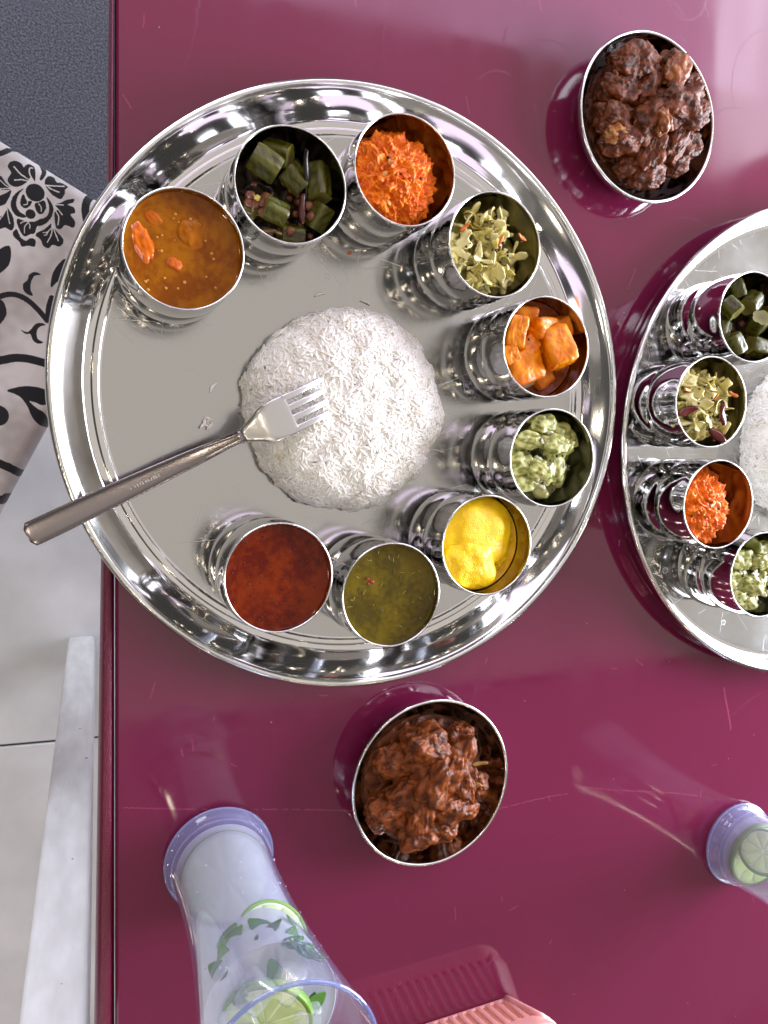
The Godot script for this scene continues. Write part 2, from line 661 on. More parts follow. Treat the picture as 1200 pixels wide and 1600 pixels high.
func stroke(w: float, pts: Array, tone: float, shift := Vector2.ZERO, turn := 0.0) -> void:
	var raw := []
	for i in range(0, pts.size(), 2):
		raw.append((Vector2(pts[i], pts[i + 1]) - Vector2(225, -345)).rotated(turn) + Vector2(225, -345) + shift)
	var c := (Color(0.012, 0.012, 0.016) if tone < 0.5 else Color(0.74, 0.725, 0.70)).linear_to_srgb()
	var r := w / 2 / 880.0 * 1024.0
	for i in raw.size() - 1:
		var a: Vector2 = raw[maxi(i - 1, 0)]
		var d: Vector2 = raw[mini(i + 2, raw.size() - 1)]
		for k in 40:
			var h: Vector2 = raw[i].cubic_interpolate(raw[i + 1], a, d, k / 40.0)
			var p := q(h.x, h.y)
			for y in range(int(p.y - r), int(p.y + r) + 2):
				for x in range(int(p.x - r), int(p.x + r) + 2):
					if x >= 0 and y >= 0 and x < 1024 and y < 1024 and Vector2(x, y).distance_to(p) <= r:
						cloth.set_pixel(x, y, c)


func flower_print() -> void:
	cloth = Image.create(1024, 1024, false, Image.FORMAT_RGB8)
	var pale := Color(0.78, 0.765, 0.745)
	var dun := Color(0.47, 0.44, 0.415)
	for y in 1024:
		for x in 1024:
			var t := clampf(0.35 + 0.9 * noise.get_noise_2d(x * 0.006, y * 0.006) + 0.3 * noise.get_noise_2d(x * 0.03, y * 0.03), 0, 1)
			var w := 0.93 if (x + y) % 3 == 0 else 1.0
			cloth.set_pixel(x, y, (pale.lerp(dun, t * 0.85) * w).linear_to_srgb())
	blossom(Vector2.ZERO, 0.0)
	blossom(Vector2(-300, 40), 0.7)
	blossom(Vector2(-480, 330), 2.4)
	blossom(Vector2(-120, 520), -0.9)
	sprays(Vector2.ZERO, 0.0)
	sprays(Vector2(-280, 80), 0.4)
	sprays(Vector2(-420, 300), 1.4)


func blossom(s: Vector2, t: float) -> void:
	ink([206, -375, 198, -360, 187, -356, 179, -362, 179, -375, 170, -381, 169, -390, 176, -398, 185, -399, 191, -395, 192, -403, 197, -407, 206, -404, 216, -384, 207, -386], s, t)
	ink([231, -389, 228, -398, 230, -407, 238, -409, 245, -404, 252, -408, 263, -408, 262, -400, 265, -393, 264, -381, 254, -379, 245, -381, 235, -386], s, t)
	ink([259, -366, 266, -374, 273, -386, 282, -394, 283, -387, 277, -379, 288, -380, 294, -373, 289, -366, 301, -359, 303, -348, 290, -345, 287, -335, 279, -333, 266, -354, 268, -361], s, t)
	ink([270, -334, 276, -330, 286, -326, 297, -322, 301, -315, 298, -306, 288, -303, 285, -294, 276, -293, 268, -300, 258, -302, 258, -308, 265, -319], s, t)
	ink([222, -312, 231, -314, 246, -322, 253, -333, 253, -315, 255, -305, 250, -299, 244, -291, 237, -293, 227, -301, 222, -307], s, t)
	ink([226, -286, 228, -295, 239, -286, 249, -285, 253, -293, 261, -295, 265, -284, 256, -280, 248, -273, 241, -278, 230, -281], s, t)
	ink([207, -363, 200, -348, 200, -332, 206, -321, 217, -315, 228, -318, 231, -323, 219, -324, 210, -330, 206, -340, 205, -352], s, t)
	ink([243, -371, 256, -365, 263, -356, 265, -341, 261, -326, 252, -318, 251, -328, 258, -340, 258, -350, 253, -360], s, t)
	ink([211, -354, 211, -344, 215, -335, 224, -334, 228, -343, 227, -351, 220, -347], s, t)
	ink([233, -350, 237, -355, 243, -363, 251, -354, 251, -343, 246, -338, 238, -342], s, t)
	ink([161, -353, 167, -361, 179, -355, 191, -351, 184, -344, 169, -338], s, t)
	ink([177, -322, 187, -339, 192, -349, 195, -332, 193, -320, 183, -310], s, t)
	ink([199, -319, 213, -311, 222, -298, 222, -288, 212, -287, 204, -279, 194, -287, 201, -310], s, t)
	dot(225, -367, 15, s, t)
	dot(235, -330, 8, s, t)
	stroke(2.4, [178, -387, 192, -382, 208, -381], 0.8, s, t)
	stroke(2.4, [189, -367, 197, -374, 207, -378], 0.8, s, t)
	stroke(2.4, [215, -383, 204, -390, 199, -399, 202, -403], 0.8, s, t)
	stroke(2.4, [233, -388, 246, -396, 258, -405], 0.8, s, t)
	stroke(2.4, [235, -388, 246, -388, 256, -390], 0.8, s, t)
	stroke(2.0, [260, -365, 269, -362, 278, -358], 0.8, s, t)
	stroke(2.0, [266, -358, 275, -351, 280, -338], 0.8, s, t)
	stroke(2.0, [272, -374, 265, -370, 259, -366], 0.8, s, t)
	stroke(2.0, [272, -333, 278, -319, 279, -302], 0.8, s, t)
	stroke(2.0, [274, -332, 283, -323, 293, -314], 0.8, s, t)
	stroke(1.7, [273, -326, 271, -318, 266, -313], 0.8, s, t)
	stroke(1.7, [272, -322, 272, -313, 269, -310], 0.8, s, t)
	stroke(1.7, [239, -318, 237, -306, 241, -296], 0.8, s, t)
	stroke(1.7, [236, -316, 242, -313, 245, -307], 0.8, s, t)
	stroke(1.7, [236, -316, 231, -312, 229, -307], 0.8, s, t)
	stroke(1.7, [170, -354, 181, -351, 191, -351], 0.8, s, t)
	stroke(1.7, [177, -341, 183, -346, 191, -351], 0.8, s, t)
	stroke(1.7, [200, -318, 207, -307, 215, -297], 0.8, s, t)
	stroke(1.7, [198, -291, 200, -306, 200, -317], 0.8, s, t)
	stroke(1.7, [238, -353, 244, -350, 247, -344], 0.8, s, t)
	stroke(1.7, [220, -349, 223, -342, 219, -338], 0.8, s, t)


func sprays(s: Vector2, t: float) -> void:
	ink([204, -420, 215, -420, 224, -408, 224, -392, 220, -393, 217, -406], s, t)
	ink([230, -263, 239, -253, 244, -238, 243, -225, 236, -211, 223, -228, 220, -247], s, t)
	ink([295, -247, 284, -245, 279, -236, 281, -227, 278, -217, 283, -208, 291, -205, 300, -207, 292, -215, 287, -227, 287, -239], s, t)
	ink([256, -170, 265, -173, 275, -163, 279, -151, 274, -132], s, t)
	ink([309, -145, 321, -147, 325, -165, 332, -172, 340, -173, 333, -165, 333, -154, 340, -144, 350, -144, 343, -137, 333, -139, 326, -146, 319, -142], s, t)
	ink([316, -293, 310, -272, 311, -254, 318, -236, 322, -247, 329, -273], s, t)
	ink([337, -39, 347, -51, 363, -63, 386, -71, 409, -67, 400, -46, 385, -43, 376, -40, 393, -35, 408, -33, 423, -19, 421, -13, 408, -11, 393, -17, 377, -31, 362, -39, 349, -40], s, t)
	stroke(9, [145, -387, 152, -397, 157, -408, 163, -422], 0.05, s, t)
	stroke(13, [301, -421, 301, -403, 306, -387, 316, -372], 0.05, s, t)
	stroke(9, [253, -173, 263, -186, 276, -194, 294, -196, 315, -191, 339, -181], 0.05, s, t)
	stroke(14, [298, -74, 311, -86, 324, -97, 343, -106, 370, -113], 0.05, s, t)
	stroke(10, [328, -220, 331, -204, 339, -184], 0.05, s, t)
	stroke(14, [377, 81, 399, 80, 419, 82], 0.05, s, t)
	stroke(15, [406, 139, 415, 138, 418, 131], 0.05, s, t)
	dot(343, 7, 18, s, t)


func flowered_chair() -> void:
	flower_print()
	var chair := thing("flowered_chair", "chair with a seat in white cloth printed with black flowers and scrolls", "chair", Vector3(-0.2108, 0, -0.1075), -0.4954)
	var m := mat(Color(1, 1, 1), 0.85)
	m.albedo_texture = ImageTexture.create_from_image(cloth)
	m.uv1_scale = Vector3(1 / 0.44, 1 / 0.44, 1)
	m.uv1_offset = Vector3(0.5, 0.5, 0)
	m.rim_enabled = true
	m.rim = 0.3
	part(chair, "seat", slab(0.21, 0.21, 0.018, [[0.012, -0.065], [0.002, -0.058], [0.0, -0.045], [0.0, -0.025], [0.0012, -0.012], [0.005, -0.004], [0.012, -0.0005], [0.03, 0.001]], 8, 0.002), m, Transform3D(Basis(), Vector3(0, -0.29, 0)))
	var wood := mat(Color(0.35, 0.34, 0.33), 0.4)
	part(chair, "seat_frame", slab(0.19, 0.19, 0.01, [[0.0, -0.03], [0.0, 0.0]], 4), wood, Transform3D(Basis(), Vector3(0, -0.3555, 0)))
	for a in [-1, 1]:
		for b in [-1, 1]:
			part(chair, "leg", slab(0.016, 0.016, 0.004, [[0.003, 0.0], [0.0, 0.364]], 4), wood, Transform3D(Basis(), Vector3(0.16 * a, FLOOR_Y + 0.0005, 0.16 * b)))


func white_post() -> void:
	var t := thing("white_post", "square white metal post standing on the tiles beside the table edge", "post", Vector3(0.001, FLOOR_Y + 0.0005, 0.304))
	var m := mat(Color(1, 1, 1), 0.45)
	m.albedo_texture = noise_tex(0.01, 512, Color(0.80, 0.795, 0.785), Color(0.91, 0.91, 0.91), false, 1, FastNoiseLite.TYPE_SIMPLEX_SMOOTH, 6)
	m.uv1_triplanar = true
	m.uv1_scale = Vector3(9, 3, 9)
	var w := 0.0185
	var sec := []
	for k in 9:
		var y := 0.82 * k / 8.0
		var g := 1.0 + 0.17 * y / 0.7
		sec.append([Vector3(-0.037 * y, y, 0.128 * y), Vector3(w * g, 0, 0.0008), Vector3(0, -0.003, w * g)])
	var body := loft(sec, 24, 0.32)
	part(t, "upright", body, m)
	# small chips in its paint
	var chip := mat(Color(0.12, 0.12, 0.115), 0.8)
	for k in 11:
		var y := rng.randf_range(0.2, 0.7)
		var x := rng.randf_range(-0.014, 0.014)
		part(t, "paint_chip", lump(1, Vector3(rng.randf_range(0.0006, 0.0022), 0.0009, 0.0003), [[0, 0.5, 2.0]], 2.0), chip, Transform3D(Basis(), Vector3(-0.037 * y + x, y, 0.128 * y - w * (1.0 + 0.17 * y / 0.7) + 0.0001)))


# ---------------------------------------------------------------- steel ware
var plate_wall_mesh: ArrayMesh
var bowl_mesh: ArrayMesh


func steel_plate(label: String, at: Vector3, wide: bool) -> Node3D:
	var t := thing("steel_plate", label, "plate", at, 0.0, "steel thali plates on the table")
	var inner := 0.1705 if wide else 0.1558
	var out := [Vector2(inner - 0.002, 0.0006), Vector2(0.1655 if not wide else 0.173, 0.0014), Vector2(0.1725 if not wide else 0.1755, 0.0072 if not wide else 0.006), Vector2(0.1788 if not wide else 0.1798, 0.0125), Vector2(0.1825, 0.0168)]
	var back := [Vector2(0.1812, 0.0172), Vector2(0.1797, 0.0165), Vector2(0.1768, 0.0143), Vector2(0.1734, 0.0114), Vector2(0.1702, 0.0086), Vector2(0.1676, 0.0061), Vector2(0.1657, 0.0044), Vector2(0.1640, 0.0036), Vector2(0.1614, 0.0033)]
	if wide:
		back = [Vector2(0.1812, 0.0172), Vector2(0.1796, 0.0152), Vector2(0.1783, 0.0118), Vector2(0.1767, 0.0068), Vector2(0.1746, 0.0042), Vector2(0.1726, 0.0035), Vector2(inner, 0.0034)]
	var prof := curve2(out, 6)
	prof.append_array(curve2(back, 7))
	if not wide:
		for p in [[0.1611, 0.0035], [0.1608, 0.0042], [0.1604, 0.0044], [0.1579, 0.0044], [0.1575, 0.0042], [0.1571, 0.0036], [0.1566, 0.0035], [inner, 0.0035]]:
			prof.append(Vector2(p[0], p[1]))
	part(t, "plate_wall", lathe(prof, 160), M.wall)
	part(t, "plate_floor", lathe(PackedVector2Array([Vector2(inner, 0.0035), Vector2(0.12, 0.0035), Vector2(0.08, 0.0035), Vector2(0.04, 0.0035), Vector2(0.0001, 0.0035)]), 160), M.floor)
	part(t, "rolled_rim", ring(0.1825, 0.0022, 0.0168, 160, 14), M.rim)
	return t


func steel_bowl(label: String, at: Vector3) -> Node3D:
	var t := thing("steel_bowl", label, "bowl", at, rng.randf() * TAU, "small steel bowls on the plates")
	if bowl_mesh == null:
		var out := [Vector2(0.0001, 0.0001), Vector2(0.0235, 0.0001), Vector2(0.0257, 0.0008), Vector2(0.0287, 0.004), Vector2(0.0307, 0.010), Vector2(0.0312, 0.017), Vector2(0.0306, 0.0238), Vector2(0.0297, 0.0282), Vector2(0.0297, 0.0296), Vector2(0.0307, 0.0335), Vector2(0.0313, 0.040), Vector2(0.0311, 0.048), Vector2(0.0305, 0.0545), Vector2(0.0303, 0.058)]
		var back := [Vector2(0.0297, 0.058), Vector2(0.0299, 0.0545), Vector2(0.0305, 0.048), Vector2(0.0307, 0.040), Vector2(0.0301, 0.0335), Vector2(0.0291, 0.0296), Vector2(0.0291, 0.0282), Vector2(0.03, 0.0238), Vector2(0.0306, 0.017), Vector2(0.0301, 0.010), Vector2(0.028, 0.005), Vector2(0.0235, 0.0016), Vector2(0.0001, 0.0015)]
		var prof := curve2(out, 4)
		prof.append_array(curve2(back, 4))
		bowl_mesh = lathe(prof, 96)
	part(t, "bowl_body", bowl_mesh, M.bowl)
	part(t, "rim_edge", ring(0.03, 0.0006, 0.0582, 96, 8), M.rim)
	return t


func meat_bowl(label: String, at: Vector3) -> Node3D:
	var t := thing("wide_steel_bowl", label, "bowl", at, 0.0, "wide steel bowls of meat")
	var out := [Vector2(0.0001, 0.0003), Vector2(0.034, 0.0003), Vector2(0.043, 0.002), Vector2(0.0505, 0.0075), Vector2(0.0545, 0.0145), Vector2(0.056, 0.0195)]
	var back := [Vector2(0.0552, 0.0198), Vector2(0.0536, 0.0148), Vector2(0.0496, 0.0082), Vector2(0.0425, 0.0031), Vector2(0.034, 0.0014), Vector2(0.0001, 0.0013)]
	var prof := curve2(out, 6)
	prof.append_array(curve2(back, 6))
	part(t, "bowl_body", lathe(prof, 120), M.bowl)
	part(t, "rolled_rim", ring(0.0556, 0.0011, 0.0198, 120, 12), M.rim)
	return t


# ---------------------------------------------------------------- rice and fork
func any_turn() -> Basis:
	return Basis(Vector3(rng.randfn(), rng.randfn(), rng.randfn()).normalized(), rng.randf() * TAU)


func grain_materials() -> void:
	M.grains = []
	for c in [Color(0.94, 0.92, 0.87), Color(0.95, 0.94, 0.91), Color(0.94, 0.90, 0.82), Color(0.95, 0.92, 0.86)]:
		var m := mat(c, 0.45)
		m.backlight_enabled = true
		m.backlight = Color(0.6, 0.595, 0.575)
		M.grains.append(m)
	M.grain_mesh = [grain(1.0, 0.155, 0.05), grain(1.0, 0.145, 0.12), grain(1.0, 0.16, -0.05)]


func rice_mound(label: String, at: Vector3, r0: float, high: float, count: int) -> void:
	var t := thing("rice_mound", label, "rice", at, 0.0, "rice mounds on the plates")
	var pw := 3.0
	var prof := PackedVector2Array()
	var arc := [0.0]
	for k in 61:
		var a := PI / 2 * k / 60.0
		prof.append(Vector2(r0 * pow(cos(a), 2 / pw) if k < 60 else 0.0001, high * pow(sin(a), 2 / pw)))
		if k:
			arc.append(arc[-1] + prof[k].distance_to(prof[k - 1]) * (prof[k].x + prof[k - 1].x))
	var inner := PackedVector2Array()
	for p in prof:
		inner.append(Vector2(maxf(p.x - 0.0009, 0.0001), maxf(p.y - 0.0008, 0.0)))
	part(t, "rice_core", lathe(inner, 64), M.rice_core)
	var xf := [[], [], []]
	var singles := 0
	for i in count:
		var u := rng.randf() * float(arc[-1])
		var k := 1
		while arc[k] < u:
			k += 1
		var f: float = (u - arc[k - 1]) / maxf(arc[k] - arc[k - 1], 1e-9)
		var p := prof[k - 1].lerp(prof[k], f)
		var tan := (prof[k] - prof[k - 1]).normalized()
		var a := rng.randf() * TAU
		var n := Vector3(tan.y * cos(a), -tan.x, tan.y * sin(a))
		var along := Vector3(tan.x * cos(a), tan.y, tan.x * sin(a))
		var wob := 1.0 + 0.035 * noise.get_noise_2d(cos(a) * 2.2 + count, sin(a) * 2.2) + 0.02 * noise.get_noise_2d(cos(a) * 7.0, sin(a) * 7.0 + count)
		var pos := Vector3(p.x * cos(a) * wob, p.y, p.x * sin(a) * wob)
		pos += n * (0.0016 * noise.get_noise_3dv(pos * 55.0 + Vector3.ONE * count) + rng.randf_range(-0.0007, 0.0005))
		var x := along.rotated(n, rng.randf() * TAU)
		x = x.rotated(n.cross(x).normalized(), rng.randfn() * 0.13)
		var y := (n - x * n.dot(x)).normalized()
		if rng.randf() < 0.5:
			y = y.rotated(x, rng.randf_range(-1.2, 1.2))
		var len := rng.randf_range(0.0056, 0.0082)
		var fat := rng.randf_range(0.0060, 0.0074)
		var b := Basis(x * len, y * fat, x.cross(y) * fat)
		pos.y = maxf(pos.y, 0.001)
		if singles < 300 and p.y > high * 0.72 and i > count - 3200:
			singles += 1
			part(t, "rice_grain", M.grain_mesh[i % 3], M.grains[rng.randi() % 4], Transform3D(b, pos))
		else:
			xf[i % 3].append(Transform3D(b, pos))
	for v in 3:
		var mm := MultiMesh.new()
		mm.transform_format = MultiMesh.TRANSFORM_3D
		mm.use_colors = true
		mm.mesh = M.grain_mesh[v]
		mm.instance_count = xf[v].size()
		for i in xf[v].size():
			mm.set_instance_transform(i, xf[v][i])
			var c: Color = Color(0.93, 0.90, 0.83).lerp(Color(0.95, 0.94, 0.91), rng.randf())
			if rng.randf() < 0.02:
				c = Color(0.84, 0.74, 0.58)
			mm.set_instance_color(i, c)
		var o := MultiMeshInstance3D.new()
		o.name = "rice_grains"
		o.multimesh = mm
		o.material_override = M.rice
		o.set_meta("kind", "stuff")
		t.add_child(o, true)


func fork() -> void:
	var t := thing("fork", "stainless steel dinner fork with its tines in the rice, handle over the plate rim", "fork", Vector3(-0.0235, 0, 0.05), atan2(0.4333, 0.9013))
	var hy := curve2([Vector2(0, 0.0152), Vector2(0.044, 0.0207), Vector2(0.085, 0.0288), Vector2(0.112, 0.0368), Vector2(0.124, 0.0420), Vector2(0.134, 0.0470), Vector2(0.146, 0.0490), Vector2(0.160, 0.0472), Vector2(0.176, 0.0415)], 8)
	var wid := curve2([Vector2(0, 0.0040), Vector2(0.0016, 0.0060), Vector2(0.005, 0.0070), Vector2(0.044, 0.0066), Vector2(0.09, 0.0050), Vector2(0.114, 0.0036), Vector2(0.120, 0.0038), Vector2(0.127, 0.0066), Vector2(0.133, 0.0099), Vector2(0.139, 0.0111), Vector2(0.149, 0.0113)], 6)
	var at_curve := func(c: PackedVector2Array, s: float) -> float:
		for i in c.size() - 1:
			if s <= c[i + 1].x:
				return lerpf(c[i].y, c[i + 1].y, clampf((s - c[i].x) / maxf(c[i + 1].x - c[i].x, 1e-6), 0, 1))
		return c[-1].y
	var handle := []
	var head := []
	for k in 75:
		var s := 0.1485 * k / 74.0
		var w: float = at_curve.call(wid, s)
		var y: float = at_curve.call(hy, s)
		var th := 0.00125 if s < 0.1 else lerpf(0.00125, 0.0019, clampf((s - 0.1) / 0.016, 0, 1)) if s < 0.12 else lerpf(0.0019, 0.00085, clampf((s - 0.12) / 0.02, 0, 1))
		var sec := [Vector3(s * 1.035 - 0.002, y, 0), Vector3(0, 0, w), Vector3(0, -th, 0)]
		if k <= 60:
			handle.append(sec)
		if k >= 60:
			head.append(sec)
	part(t, "handle", loft(handle, 24, 0.75), M.fork)
	part(t, "head", loft(head, 24, 0.6), M.tine)
	for i in 4:
		var z := (i - 1.5) * 0.0061
		var sec := []
		for k in 13:
			var f := k / 12.0
			var s := 0.147 + 0.0285 * f
			var w := 0.00205 * (1.0 - 0.25 * f) * (1.0 if k < 11 else 0.75 if k == 11 else 0.35)
			var yy: float = at_curve.call(hy, s)
			sec.append([Vector3(s * 1.035 - 0.002, yy, z * (1.0 + 0.02 * f)), Vector3(0, 0, w), Vector3(0, -0.00078 * (1.0 if k < 12 else 0.5), 0)])
		part(t, "tine", loft(sec, 12, 0.6), M.tine)
	# a worn stamped line on the handle, too rubbed to read
	var st := SurfaceTool.new()
	st.begin(Mesh.PRIMITIVE_TRIANGLES)
	var bar := BoxMesh.new()
	bar.size = Vector3.ONE
	for k in 13:
		var s := 0.0555 + 0.0015 * k
		for j in rng.randi_range(2, 3):
			var up := rng.randf() < 0.6
			var b := Basis().scaled(Vector3(0.00016 if up else 0.0009, 0.00012, 0.0016 if up else 0.0002))
			var y: float = at_curve.call(hy, s) + 0.0012
			st.append_from(bar, 0, Transform3D(Basis(Vector3(0, 0, 1), 0.2) * b, Vector3(s + rng.randf_range(-0.0004, 0.0004), y, 0.0006 + (0.0 if up else rng.randf_range(-0.0007, 0.0007)))))
	part(t, "stamped_line", st.commit(), M.mark)


# ---------------------------------------------------------------- what the small bowls hold (each at its bowl's base)
func serving(called: String, label: String, category: String, bowl: Vector3) -> Node3D:
	return thing(called, label, category, bowl + Vector3(0, {"okra_fry": 0.004, "grated_carrot": 0.0035, "cabbage_stir_fry": 0.0035, "pumpkin_curry": 0.004, "green_gourd_stir_fry": 0.004}.get(called, 0.0), 0))


func put(t: Node3D, called: String, mesh: Mesh, m: Material, at: Vector3, b := Basis()) -> MeshInstance3D:
	return part(t, called, mesh, m, Transform3D(b, at))


func sambar(at: Vector3) -> void:
	var t := serving("sambar", "thin orange-brown lentil stew with soft vegetable pieces, in the bowl nearest the flowered seat", "stew", at)
	put(t, "broth", pool(0.0301, 0.0505, Color(0.19, 0.045, 0.0015), Color(0.30, 0.098, 0.0025), 1.3), M.liquid, Vector3.ZERO)
	var o1 := Color(0.45, 0.085, 0.005)
	var o2 := Color(0.6, 0.13, 0.008)
	var soft := [[0, 0.12, 1.6], [0, 0.04, 6.0]]
	put(t, "vegetable_piece", lump(4, Vector3(0.0085, 0.0035, 0.0092), soft, 2.3, Color(0.28, 0.075, 0.003), Color(0.36, 0.11, 0.004)), M.liquid, Vector3(0.004, 0.0483, -0.010))
	put(t, "vegetable_piece", lump(4, Vector3(0.0055, 0.004, 0.011), soft, 2.6, o1, o2), M.liquid, Vector3(-0.0195, 0.0480, -0.003), Basis(Vector3.UP, 0.35))
	put(t, "vegetable_piece", lump(3, Vector3(0.0042, 0.003, 0.0030), soft, 3.0, o1, o2), M.veg, Vector3(-0.004, 0.0492, 0.006), Basis(Vector3.UP, -0.5))
	put(t, "vegetable_piece", lump(3, Vector3(0.004, 0.003, 0.006), soft, 2.4, Color(0.32, 0.09, 0.004), o1), M.liquid, Vector3(-0.014, 0.0482, -0.016), Basis(Vector3.UP, 0.9))
	for k in 26:
		put(t, "lentil_bit", lump(1, Vector3(0.0007, 0.0004, 0.0006) * rng.randf_range(0.5, 1.4), [[0, 0.2, 2.0]], 2.0, Color(0.5, 0.26, 0.03), Color(0.5, 0.2, 0.02)), M.veg, Vector3(rng.randf_range(-0.02, 0.018), 0.0506, rng.randf_range(-0.02, 0.02)))


func red_gravy(at: Vector3) -> void:
	var t := serving("red_gravy", "smooth dark red curry gravy with oily speckles, filling its bowl", "gravy", at)
	put(t, "gravy_surface", pool(0.0302, 0.0525, Color(0.085, 0.0062, 0.0006), Color(0.165, 0.018, 0.001), 1.1, 0.0004), M.liquid, Vector3.ZERO)
	for k in 70:
		var a := rng.randf() * TAU
		var r := 0.0285 * sqrt(rng.randf())
		put(t, "spice_speck", lump(0, Vector3(0.0004, 0.0002, 0.0004) * rng.randf_range(0.6, 1.6), [], 2.0, Color(0.05, 0.006, 0.002), Color(0.05, 0.006, 0.002)), M.veg, Vector3(r * cos(a), 0.0527, r * sin(a)))


func rasam(at: Vector3) -> void:
	var t := serving("rasam", "thin olive green-brown pepper broth flecked with herbs and a red chilli scrap", "soup", at)
	put(t, "broth", pool(0.0302, 0.053, Color(0.062, 0.043, 0.004), Color(0.115, 0.080, 0.007), 1.5), M.liquid, Vector3.ZERO)
	for k in 36:
		var a := rng.randf() * TAU
		var r := 0.027 * sqrt(rng.randf())
		var c: Color = [Color(0.16, 0.15, 0.02), Color(0.24, 0.17, 0.03), Color(0.05, 0.05, 0.01)][k % 3]
		put(t, "herb_fleck", strip(rng.randf_range(0.001, 0.004), 0.0006, 0.0003, 0.3, 0.0, 0.1, 3), tone(c, 0.35), Vector3(r * cos(a), 0.0530, r * sin(a)), Basis(Vector3.UP, rng.randf() * TAU))
	for p in [[-0.013, -0.0095, 0.0012], [-0.0105, -0.0075, 0.0015], [-0.0125, -0.0065, 0.0008]]:
		put(t, "chilli_scrap", lump(2, Vector3(p[2], 0.0005, p[2] * 0.7), [[0, 0.4, 2.0]], 2.0, Color(0.3, 0.03, 0.008), Color(0.22, 0.02, 0.006)), M.veg, Vector3(p[0], 0.0531, p[1]))


var tones := {}


func tone(c: Color, rough: float) -> StandardMaterial3D:
	if not tones.has(c):
		tones[c] = mat(c, rough)
	return tones[c]


func kesari(at: Vector3) -> void:
	var t := serving("semolina_pudding", "bright yellow semolina pudding in two soft scoops", "pudding", at)
	var y1 := Color(0.78, 0.46, 0.002)
	var y2 := Color(0.86, 0.57, 0.004)
	put(t, "pudding_base", pool(0.0302, 0.0405, Color(0.66, 0.37, 0.003), y1, 3.0, 0.0022), M.semolina, Vector3.ZERO)
	var grainy := [[0, 0.07, 1.3], [0, 0.012, 9.0]]
	put(t, "pudding_scoop", lump(5, Vector3(0.0265, 0.015, 0.0235), grainy, 2.3, y1, y2, 3.0, 0.0288, Vector2(-0.002, -0.0065)), M.semolina, Vector3(-0.002, 0.0400, -0.0065))
	put(t, "pudding_scoop", lump(5, Vector3(0.0200, 0.0150, 0.0165), [[0, 0.10, 1.3], [0, 0.012, 5.0], [0, 0.007, 14.0]], 2.8, y1, y2, 3.0, 0.0285, Vector2(-0.0085, 0.0125)), M.semolina, Vector3(-0.0085, 0.0425, 0.0125))
	put(t, "pudding_lump", lump(4, Vector3(0.0075, 0.008, 0.0075), [[0, 0.25, 1.6], [0, 0.05, 6.0]], 2.0, y1, y2), M.semolina, Vector3(0.0145, 0.0385, 0.010))
	put(t, "pudding_lump", lump(4, Vector3(0.006, 0.006, 0.006), [[0, 0.25, 1.6], [0, 0.05, 6.0]], 2.0, y1, y2), M.semolina, Vector3(0.008, 0.038, 0.0035))
	for k in 40:
		var a := rng.randf_range(0.6, 3.6)
		var r := rng.randf_range(0.021, 0.0285)
		put(t, "semolina_crumb", lump(1, Vector3.ONE * rng.randf_range(0.0006, 0.0014), [[0, 0.3, 2.0]], 2.0, y1, y2), M.semolina, Vector3(r * cos(a), rng.randf_range(0.041, 0.043), r * sin(a)))


func carrot(label: String, at: Vector3, lean: Vector2, count: int, tall: float) -> void:
	var t := serving("grated_carrot", label, "vegetable dish", at)
	var c1 := Color(0.62, 0.10, 0.002)
	var c2 := Color(0.85, 0.20, 0.005)
	put(t, "carrot_bed", lump(5, Vector3(0.0275, 0.02, 0.0275), [[1, 0.10, 1.8], [2, 0.10, 6.0]], 2.2, c1, c2, 4.0, 0.0283), M.grated, Vector3(0, 0.0235, 0))
	put(t, "carrot_heap", lump(6, Vector3(0.0245, tall, 0.0245), [[1, 0.13, 1.5], [0, 0.10, 4.0], [1, 0.055, 6.0], [0, 0.05, 13.0]], 2.3, c1, c2, 4.0, 0.0278, lean), M.grated, Vector3(lean.x, 0.033, lean.y))
	var kinds := []
	for k in 10:
		var m := mat(c1.lerp(c2, rng.randf()), 0.4)
		if k == 9:
			m = mat(Color(0.66, 0.36, 0.10), 0.4)
		kinds.append([strip(rng.randf_range(0.004, 0.008), rng.randf_range(0.0022, 0.0036), 0.0014, rng.randf_range(-1.6, 1.6), rng.randf_range(-0.8, 0.8), 0.25, 5), m])
	for k in count:
		var a := rng.randf() * TAU
		var rr := sqrt(rng.randf())
		var p := lean + Vector2.from_angle(a) * rr * 0.022
		if p.length() > 0.0265:
			p = p.normalized() * 0.0265
		var d := (p - lean).length() / 0.0225
		var y := 0.034 + tall * sqrt(maxf(0.0, 1.0 - pow(minf(d, 1.0), 2.2))) * (1.0 + 0.14 * noise.get_noise_2dv(p * 130.0)) + rng.randf_range(-0.0028, 0.0006)
		y = maxf(y, 0.0385 + rng.randf_range(0, 0.004))
		var kd: Array = kinds[rng.randi() % 10]
		put(t, "carrot_shred", kd[0], kd[1], Vector3(p.x, y, p.y), Basis(Vector3.UP, rng.randf() * TAU) * Basis(Vector3(0, 0, 1), rng.randfn() * 0.14) * Basis(Vector3(1, 0, 0), rng.randfn() * 0.35))
	for k in 5:
		put(t, "mustard_seed", lump(1, Vector3.ONE * 0.0009, [], 2.0), M.seed, Vector3(lean.x + rng.randf_range(-0.014, 0.014), 0.034 + tall * 0.95, lean.y + rng.randf_range(-0.014, 0.014)))


